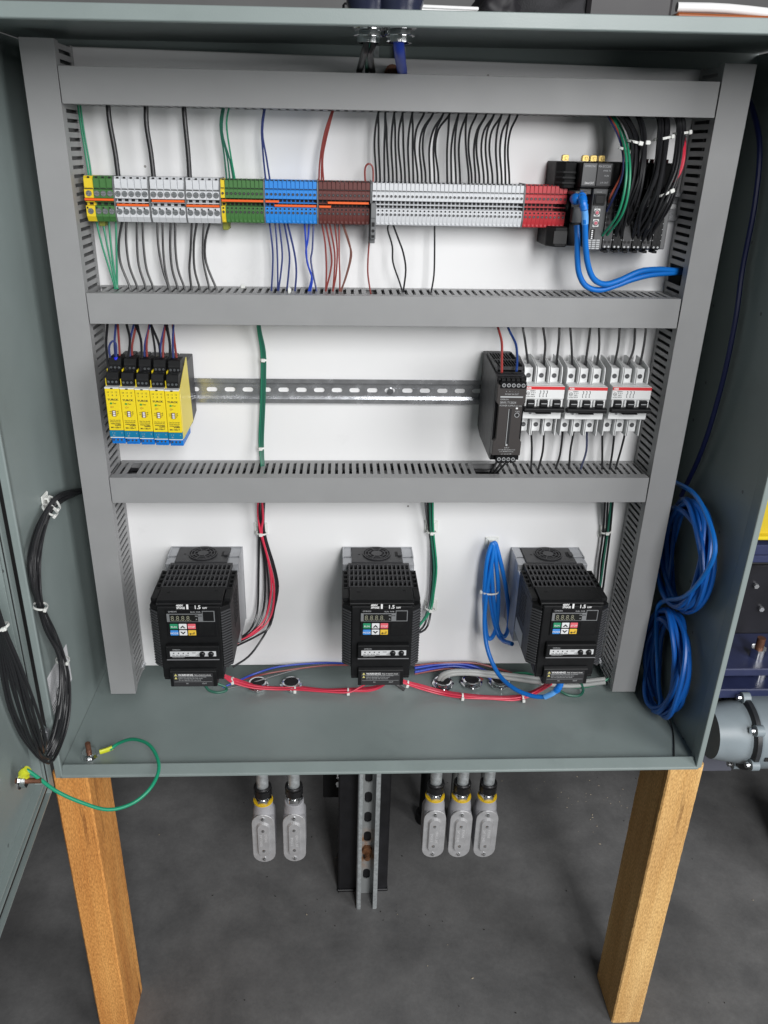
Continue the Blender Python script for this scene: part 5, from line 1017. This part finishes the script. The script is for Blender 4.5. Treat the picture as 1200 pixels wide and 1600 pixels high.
# ------------------------------------------------------------------ conduits below the cabinet
def conduit(cx, cy, zc, label, ring=True, mirror=False, first=None):
    """cx, cy: pipe centre ; zc: height of the middle of the cover"""
    if first is not None: return dup(first, (cx, cy, zc), label)
    t = thing('conduit_fitting', label, 'conduit fitting', (cx, cy, zc), 'conduit bodies hanging below the cabinet')
    top = ZB-zc
    obj('pipe', MB().cyl((0, 0, .078), .0103, top+.012-.078, 'z', 20), GALV, t)
    ln = obj('locknut', MB().ring((0, 0, top+.003), .0115, .0185, .0045, 'z', 8).ring((0, 0, top+.0078), .0112, .0150, .0042, 'z', 20), CHROME, t, bevel=.0007)
    obj('hub_opening', MB().cyl((0, 0, top+.0121), .0110, .0004, 'z', 18), DARK, t)
    obj('gland_nut', MB().cyl((0, 0, .0865), .0160, .0135, 'z', 8).ring((0, 0, .1), .0108, .0152, .006, 'z', 20), M('black_oxide', (.03, .03, .032), .35, .6), t, bevel=.0016)
    obj('gland_base', MB().cyl((0, 0, .0740), .0158, .0075, 'z', 6).cyl((0, 0, .0815), .0130, .005, 'z', 18), CHROME, t, bevel=.0012)
    obj('yellow_ring', MB().ring((0, 0, .0712), .0110, .0172, .0026, 'z', 22), M('ring_yellow', (.70, .45, .01), .45), t)
    gr = M('body_grey', (.36, .36, .38), .45, var=.06, vscale=80, bump=.15, bscale=700)
    obj('collar', MB().lathe((0, 0, .052), [(.0190, -.012), (.0182, .004), (.0168, .008), (.0168, .0190)], 'z', 22), gr, t, bevel=.0006)
    hw, hh, n = .0185, .0535, 10
    def oval(w2, h2): return [(w2*math.cos(a), (h2-w2)+w2*math.sin(a)) for a in np.linspace(0, math.pi, n)]+[(w2*math.cos(a), -(h2-w2)+w2*math.sin(a)) for a in np.linspace(math.pi, 2*math.pi, n)]
    obj('body', MB().prism(oval(.0195, .0560), -.0165, .0185, 'y'), gr, t, bevel=.0022, seg=2)
    cv = obj('cover', MB().prism(oval(.0198, .0560), -.0196, -.0170, 'y'), M('dull_aluminium', (.46, .46, .47), .42, .35, var=.1, vscale=60, bump=.15, bscale=600), t, bevel=.0006)
    m = MB(); a0, a1 = oval(.0118, .0400), oval(.0092, .0372); N = len(a0)
    m.add([(p[0], -.0197, p[1]) for p in a0]+[(p[0], -.0238, p[1]) for p in a1], [tuple(range(N, 2*N))]+[(i, (i+1) % N, (i+1) % N+N, i+N) for i in range(N)])
    obj('cover_dome', m, MATS['dull_aluminium'], cv)
    for z in (.0470, -.0470): obj('screw', MB().lathe((0, -.0197, z), [(.0036, 0), (.0036, -.0012), (.0026, -.0030), (.0008, -.0036)], 'y', 14), CHROME, cv)
    for z in (.0225, -.0245): obj('rivet', MB().lathe((0, -.0239, z), [(.0030, 0), (.0024, -.0010), (.0014, -.0012)], 'y', 12), CHROME, cv)
    lt = M('raised_letter', (.68, .68, .69), .3, .3); rr = (math.pi/2, math.pi/2, 0)
    if not mirror: text('3/4" COND', .0068, lt, cv, (-.0066, -.0239, .0150), rr, sx=.85); text('EYONE', .0068, lt, cv, (.0020, -.0239, .0150), rr, sx=.9)
    else: text('3/4" COND', .0068, lt, cv, (.0068, -.0239, -.0170), (math.pi/2, -math.pi/2, 0), sx=.85); text('EYONE', .0068, lt, cv, (-.0020, -.0239, -.0130), (math.pi/2, -math.pi/2, 0), sx=.9)
    return t
YC = -.034
def cpos(px, py): x, y, z = at(px, py, Y=YC-.0196); return x, YC, z
cA = conduit(*cpos(412, 1311), 'conduit body with yellow ring and rusty stain, at the left below the cabinet')
cB = conduit(*cpos(460, 1310), 'conduit body without a yellow ring, second from left below the cabinet', mirror=True)
bpy.data.objects.remove([o for o in cB.children if o.name.startswith('yellow_ring')][0])
conduit(*cpos(678, 1304), 'left conduit body of the right hand trio, lettering upside down', mirror=True)
conduit(*cpos(719, 1304), 'middle conduit body of the right hand trio below the cabinet', first=cA)
conduit(*cpos(759, 1304), 'right conduit body of the right hand trio below the cabinet', first=cA)
# pipes standing behind the trio
for px, d, lb in ((664, .015, 'dark pipe behind the left body of the trio'), (708, .011, 'grey pipe behind the middle body of the trio'), (752, .011, 'grey pipe behind the right body of the trio')):
    x, y, z = at(px, 1280, Z=GZ)
    t = thing('standing_pipe', lb+', standing on the floor', 'pipe', (x, y, GZ), 'pipes behind the conduit trio')
    obj('tube', MB().cyl((0, 0, .0005), d, 1.4, 'z', 16), BLK if px < 670 else M('dull_pipe', (.16, .165, .16), .5, .3, var=.2), t)
    obj('collar', MB().ring((0, 0, .0008), d+.0004, d+.007, .02, 'z', 16), BLK, t)
# ------------------------------------------------------------------ slotted strut on a black steel column
x0, x1 = .3542, .4549
col = thing('steel_column', 'black square steel column behind the slotted strut', 'column', ((x0+x1)/2, .062, GZ))
obj('tube', MB().box(-.0503, .0503, -.001, .099, .0065, 1.55), M('black_paint', (.010, .010, .012), .45, var=.4, vscale=40, bump=.1), col, bevel=.003)
obj('base_plate', MB().box(-.0515, .0515, -.002, .1, .0004, .0062), MATS['black_paint'], col, bevel=.001)
stt = thing('slotted_strut', 'galvanised slotted strut channel with rust, standing in front of the black column', 'strut', (.4115, .030, GZ))
SH = 1.5; hw = .0206
for s in (-1, 1):
    pr = [(s*hw, .0295), (s*hw, -.0095), (s*(hw-.0022), -.0115), (s*(hw-.0085), -.0115), (s*(hw-.0085), -.0080), (s*(hw-.0065), -.0080), (s*(hw-.0065), -.0092), (s*(hw-.0025), -.0092), (s*(hw-.0025), .0295)]
    obj('strut_side', MB().prism(pr, .0005, SH, 'z'), GALV, stt, bevel=.0004)
xs = [.055+.0508*k for k in range(28)]; m = MB(); prev = None; sl, sw = .0142, .0072
arc = [(sw*math.cos(a), sw*math.sin(a)) for a in np.linspace(0, math.pi, 7)]
for z in xs+[None]:
    pts = [(-sw, .0005), (sw, .0005)] if prev is None else [(-p[0], prev+sl-sw+p[1]) for p in arc]
    pts = ([(-sw, .0005), (sw, .0005)] if prev is None else [(p[0], prev+sl-sw+p[1]) for p in reversed(arc)])
    pts += [(sw, SH), (-sw, SH)] if z is None else [(p[0], z-sl+sw-p[1]) for p in arc]
    m.prism(pts, .0270, .0294, 'y'); prev = z
m.box(-hw+.0026, -sw, .0270, .0294, .0005, SH).box(sw, hw-.0026, .0270, .0294, .0005, SH)
def galv_rust():
    mt = M('rusty_galvanised', (.42, .44, .44), .4, .45); nt = mt.node_tree; N, Lk = nt.nodes.new, nt.links.new; b = nt.nodes['Principled BSDF']
    tc = N('ShaderNodeTexCoord'); sp = N('ShaderNodeSeparateXYZ'); Lk(tc.outputs['Object'], sp.inputs[0])
    a = N('ShaderNodeMapRange'); a.inputs[1].default_value = .13; a.inputs[2].default_value = .06; a.interpolation_type = 'SMOOTHSTEP'
    sb = N('ShaderNodeMath'); sb.operation = 'SUBTRACT'; sb.inputs[1].default_value = .125; Lk(sp.outputs[2], sb.inputs[0])
    ab = N('ShaderNodeMath'); ab.operation = 'ABSOLUTE'; Lk(sb.outputs[0], ab.inputs[0]); a.inputs[1].default_value = .075; a.inputs[2].default_value = .015; Lk(ab.outputs[0], a.inputs[0])
    n = N('ShaderNodeTexNoise'); n.inputs['Scale'].default_value = 45; n.inputs['Detail'].default_value = 6; Lk(tc.outputs['Object'], n.inputs[0])
    ml = N('ShaderNodeMath'); ml.operation = 'MULTIPLY'; Lk(a.outputs[0], ml.inputs[0])
    r0 = N('ShaderNodeMapRange'); r0.inputs[1].default_value = .38; r0.inputs[2].default_value = .6; Lk(n.outputs['Fac'], r0.inputs[0]); Lk(r0.outputs[0], ml.inputs[1])
    mx = N('ShaderNodeMix'); mx.data_type = 'RGBA'; mx.inputs[6].default_value = (.46, .48, .48, 1); mx.inputs[7].default_value = (.30, .14, .05, 1); Lk(ml.outputs[0], mx.inputs[0]); Lk(mx.outputs[2], b.inputs['Base Color'])
    iv = N('ShaderNodeMath'); iv.operation = 'SUBTRACT'; iv.inputs[0].default_value = .45; Lk(ml.outputs[0], iv.inputs[1]); iv.use_clamp = True; Lk(iv.outputs[0], b.inputs['Metallic'])
    return mt
obj('strut_web', m, galv_rust(), stt)
obj('anchor_nut', MB().cyl((0, .0268, .125), .0105, -.008, 'y', 6).cyl((0, .0188, .118), .0055, -.012, 'y', 12), M('rusty_steel', (.20, .09, .04), .75, .3, var=.4, vscale=120, bump=.4), stt, bevel=.001)
# dark parts seen left of the column
x, y, z = at(520, 1215, Y=.16)
t = thing('black_bracket', 'black bracket hanging left of the steel column behind the cabinet', 'bracket', (x, .16, z))
obj('plate', MB().box(-.020, .026, 0, .02, -.055, .16), BLK, t, bevel=.002); obj('bolt', MB().cyl((.012, -.0002, .0), .006, -.018, 'y', 8).box(.008, .016, -.006, -.0002, -.02, .1), CHROME, t)
# ------------------------------------------------------------------ wooden posts
WD = wood('rough_oak', (.76, .34, .085), (.94, .49, .145), (.45, .3, .2))
WD2 = wood('sawn_oak', (.74, .45, .16), (.92, .63, .27), (.6, .45, .3))
def post(x, w_, y, d, mat, label, seed, top=ZB-.0012):
    random.seed(seed); m = MB(); n = 60; H_ = top-GZ-.0005
    base = [(0, 0), (w_, 0), (w_, d), (0, d)]; ch = .0022
    prof = [(ch, 0), (w_*.33, 0), (w_*.66, 0), (w_-ch, 0), (w_, ch), (w_, d*.4), (w_, d-ch), (w_-ch, d), (ch, d), (0, d-ch), (0, d*.5), (0, ch)]
    vs = []; N = len(prof)
    for k in range(n+1):
        z = H_*k/n
        for i, (a, b_) in enumerate(prof): vs.append((a+random.uniform(-.00022, .00022), b_+random.uniform(-.00022, .00022), z))
    m.add(vs, [(k*N+i, k*N+(i+1) % N, (k+1)*N+(i+1) % N, (k+1)*N+i) for k in range(n) for i in range(N)])
    m.add(vs, [tuple(range(N)), tuple(range(n*N, n*N+N))])
    return tag(obj('wood_post', m, mat, loc=(x, y, GZ+.0005)), label, 'wood post', 'rough wood posts under the cabinet')
post(-.0440, .0475, -.222, .089, WD, 'left rough sawn wood post carrying the cabinet, reddish brown front', 1)
post(.8355, .0510, -.222, .089, WD2, 'right rough sawn wood post carrying the cabinet, pale golden front', 2)
for x in (-.044, .8355):
    random.seed(int(x*1000)); 
# floor chips
random.seed(14); ch = MB()
for k in range(120):
    if k < 40: px, py = random.gauss(925, 45), random.gauss(1235, 28)
    elif k < 60: px, py = random.gauss(590, 60), random.gauss(1420, 18)
    else: px, py = random.uniform(120, 1190), random.uniform(1215, 1590)
    x, y, z = at(px, py, Z=GZ+.0006); s = random.uniform(.0004, .0015); a = random.uniform(0, 3.14); c_, s_ = math.cos(a)*s, math.sin(a)*s; l = random.uniform(1, 2.4)
    ch.add([(x-c_*l, y-s_*l, z), (x+s_, y-c_, z), (x+c_*l, y+s_*l, z), (x-s_, y+c_, z), (x, y, z+s*.9)], [(0, 1, 4), (1, 2, 4), (2, 3, 4), (3, 0, 4), (3, 2, 1, 0)], 0 if k < 40 or random.random() < .3 else 1)
stuff(tag(obj('wood_chips', ch, [M('chip_pale', (.45, .38, .28), .8), M('chip_dark', (.02, .018, .016), .8)]), 'scattered pale and dark wood chips on the concrete', 'chips'))
# ------------------------------------------------------------------ machine beyond the right side
MY = .10
mc = thing('machine_frame', 'dark blue steel machine frame with yellow panel beyond the right side of the cabinet', 'machine', (at(1170, 1000, Y=MY)[0], MY, GZ))
mo = np.array(mc.location)
def mbox(name, pa, pb, y0, y1, mat, bev=.002, x1=None):
    (xa, _, za), (xb, _, zb_) = at(*pa, Y=y0), at(*pb, Y=y0)
    return obj(name, MB().box(xa-mo[0], (x1 if x1 is not None else xb)-mo[0], y0-mo[1], y1-mo[1], za-mo[2], zb_-mo[2]), mat, mc, bevel=bev)
mbox('yellow_panel', (1165, 770), (1290, 838), MY+.02, MY+.05, YMAC); mbox('yellow_edge', (1165, 839), (1290, 845), MY+.005, MY+.05, M('machine_yellow_bright', (.78, .60, .02), .4))
mbox('cross_beam', (1150, 852), (1290, 868), MY, MY+.12, NAVY); mbox('gusset_edge', (1150, 869), (1290, 880), MY-.006, MY+.12, NAVY)
mbox('gap_shade', (1120, 884), (1290, 1045), MY+.10, MY+.11, M('gap_black', (.008, .008, .012), .4, var=.4, vscale=15))  # black sheet standing in for the shade of the gap between beam and shelves
mbox('shelf_plate', (1110, 1046), (1290, 1056), MY-.02, MY+.10, NAVY); mbox('shelf_plate', (1100, 1078), (1290, 1090), MY-.02, MY+.12, NAVY)
g_ = mbox('upright', (1090, 1091), (1143, 1205), MY+.03, MY+.10, M('machine_grey', (.11, .115, .145), .4)); 
(xa, _, za), (xb, _, zb_) = at(1230, 1091, Y=MY+.08), at(1290, 1200, Y=MY+.08)
for xx in (xb-mo[0]+.01, xb-mo[0]+.30): obj('leg', MB().box(xx, xx+.06, .02, .08, .0005, zb_+.16-mo[2]), NAVY, mc, bevel=.002)
obj('foot_rail', MB().box(xb-mo[0]-.02, xb-mo[0]+.40, .015, .085, .0003, .0045), NAVY, mc)
for px, py in ((1192, 1030), (1193, 1066)):
    x, y, z = at(px, py, Y=MY+.0); bo = obj('anchor_bolt', MB().cyl((x-mo[0], .02, z-mo[2]-.012), .0145, .024, 'z', 6), CHROME, mc, bevel=.0012)
    obj('bolt_shank', MB().cyl((x-mo[0], .02, z-mo[2]+.012), .0075, .022, 'z', 12), COPPER, bo)
for px, py in ((1180, 914), (1188, 950)): x, y, z = at(px, py, Y=MY+.1); obj('small_bolt', MB().cyl((x-mo[0], .099, z-mo[2]), .005, -.006, 'y', 6), ZINC, mc)
# motor
(xm, _, zm), (xt, _, zt_) = at(1160, 1142, Y=.06), at(1160, 1098, Y=.06)
R = (zt_-zm)*1.05; mx_ = at(1130, 1142, Y=.06)[0]
mt = thing('gear_motor', 'grey round gear motor with bolted flange below the blue machine frame', 'motor', (mx_, .06, zm))
obj('gearbox', MB().lathe((0, 0, 0), [(R*.72, -.030), (R*.80, .0), (R*.86, .028)], 'x', 32), MOTR, mt)
obj('flange', MB().lathe((.0282, 0, 0), [(R*.98, 0), (R*1.02, .002), (R*1.02, .010), (R*.98, .012)], 'x', 40), M('motor_dark', (.03, .033, .037), .35), mt)
obj('motor_body', MB().lathe((.0404, 0, 0), [(R*.95, 0), (R*.99, .004), (R*.99, .34), (R*.9, .36)], 'x', 40), MOTR, mt)
for k in range(6):
    a = math.radians(20+60*k); fl_ = obj('flange_lug', MB().cyl((.026, R*1.0*math.cos(a), R*1.0*math.sin(a)), .0105, .014, 'x', 14), MOTR, mt, bevel=.001)
    obj('bolt', MB().cyl((.0258, R*1.0*math.cos(a), R*1.0*math.sin(a)), .0060, -.008, 'x', 6), CHROME, fl_, bevel=.0006)
obj('saddle_foot', MB().box(.24, .34, -R*.8, R*.8, GZ-zm+.0005, -R*.8), MOTR, mt, bevel=.002)
obj('mark', MB().box(.048, .056, -R-.001, -R+.0035, -.012, -.004), INK, mt)
x, y, z = at(1128, 1120, Y=MY+.028); obj('side_bolt', MB().cyl((x-mo[0], y-mo[1], z-mo[2]), .0055, -.006, 'y', 6), ZINC, mc, bevel=.0006)
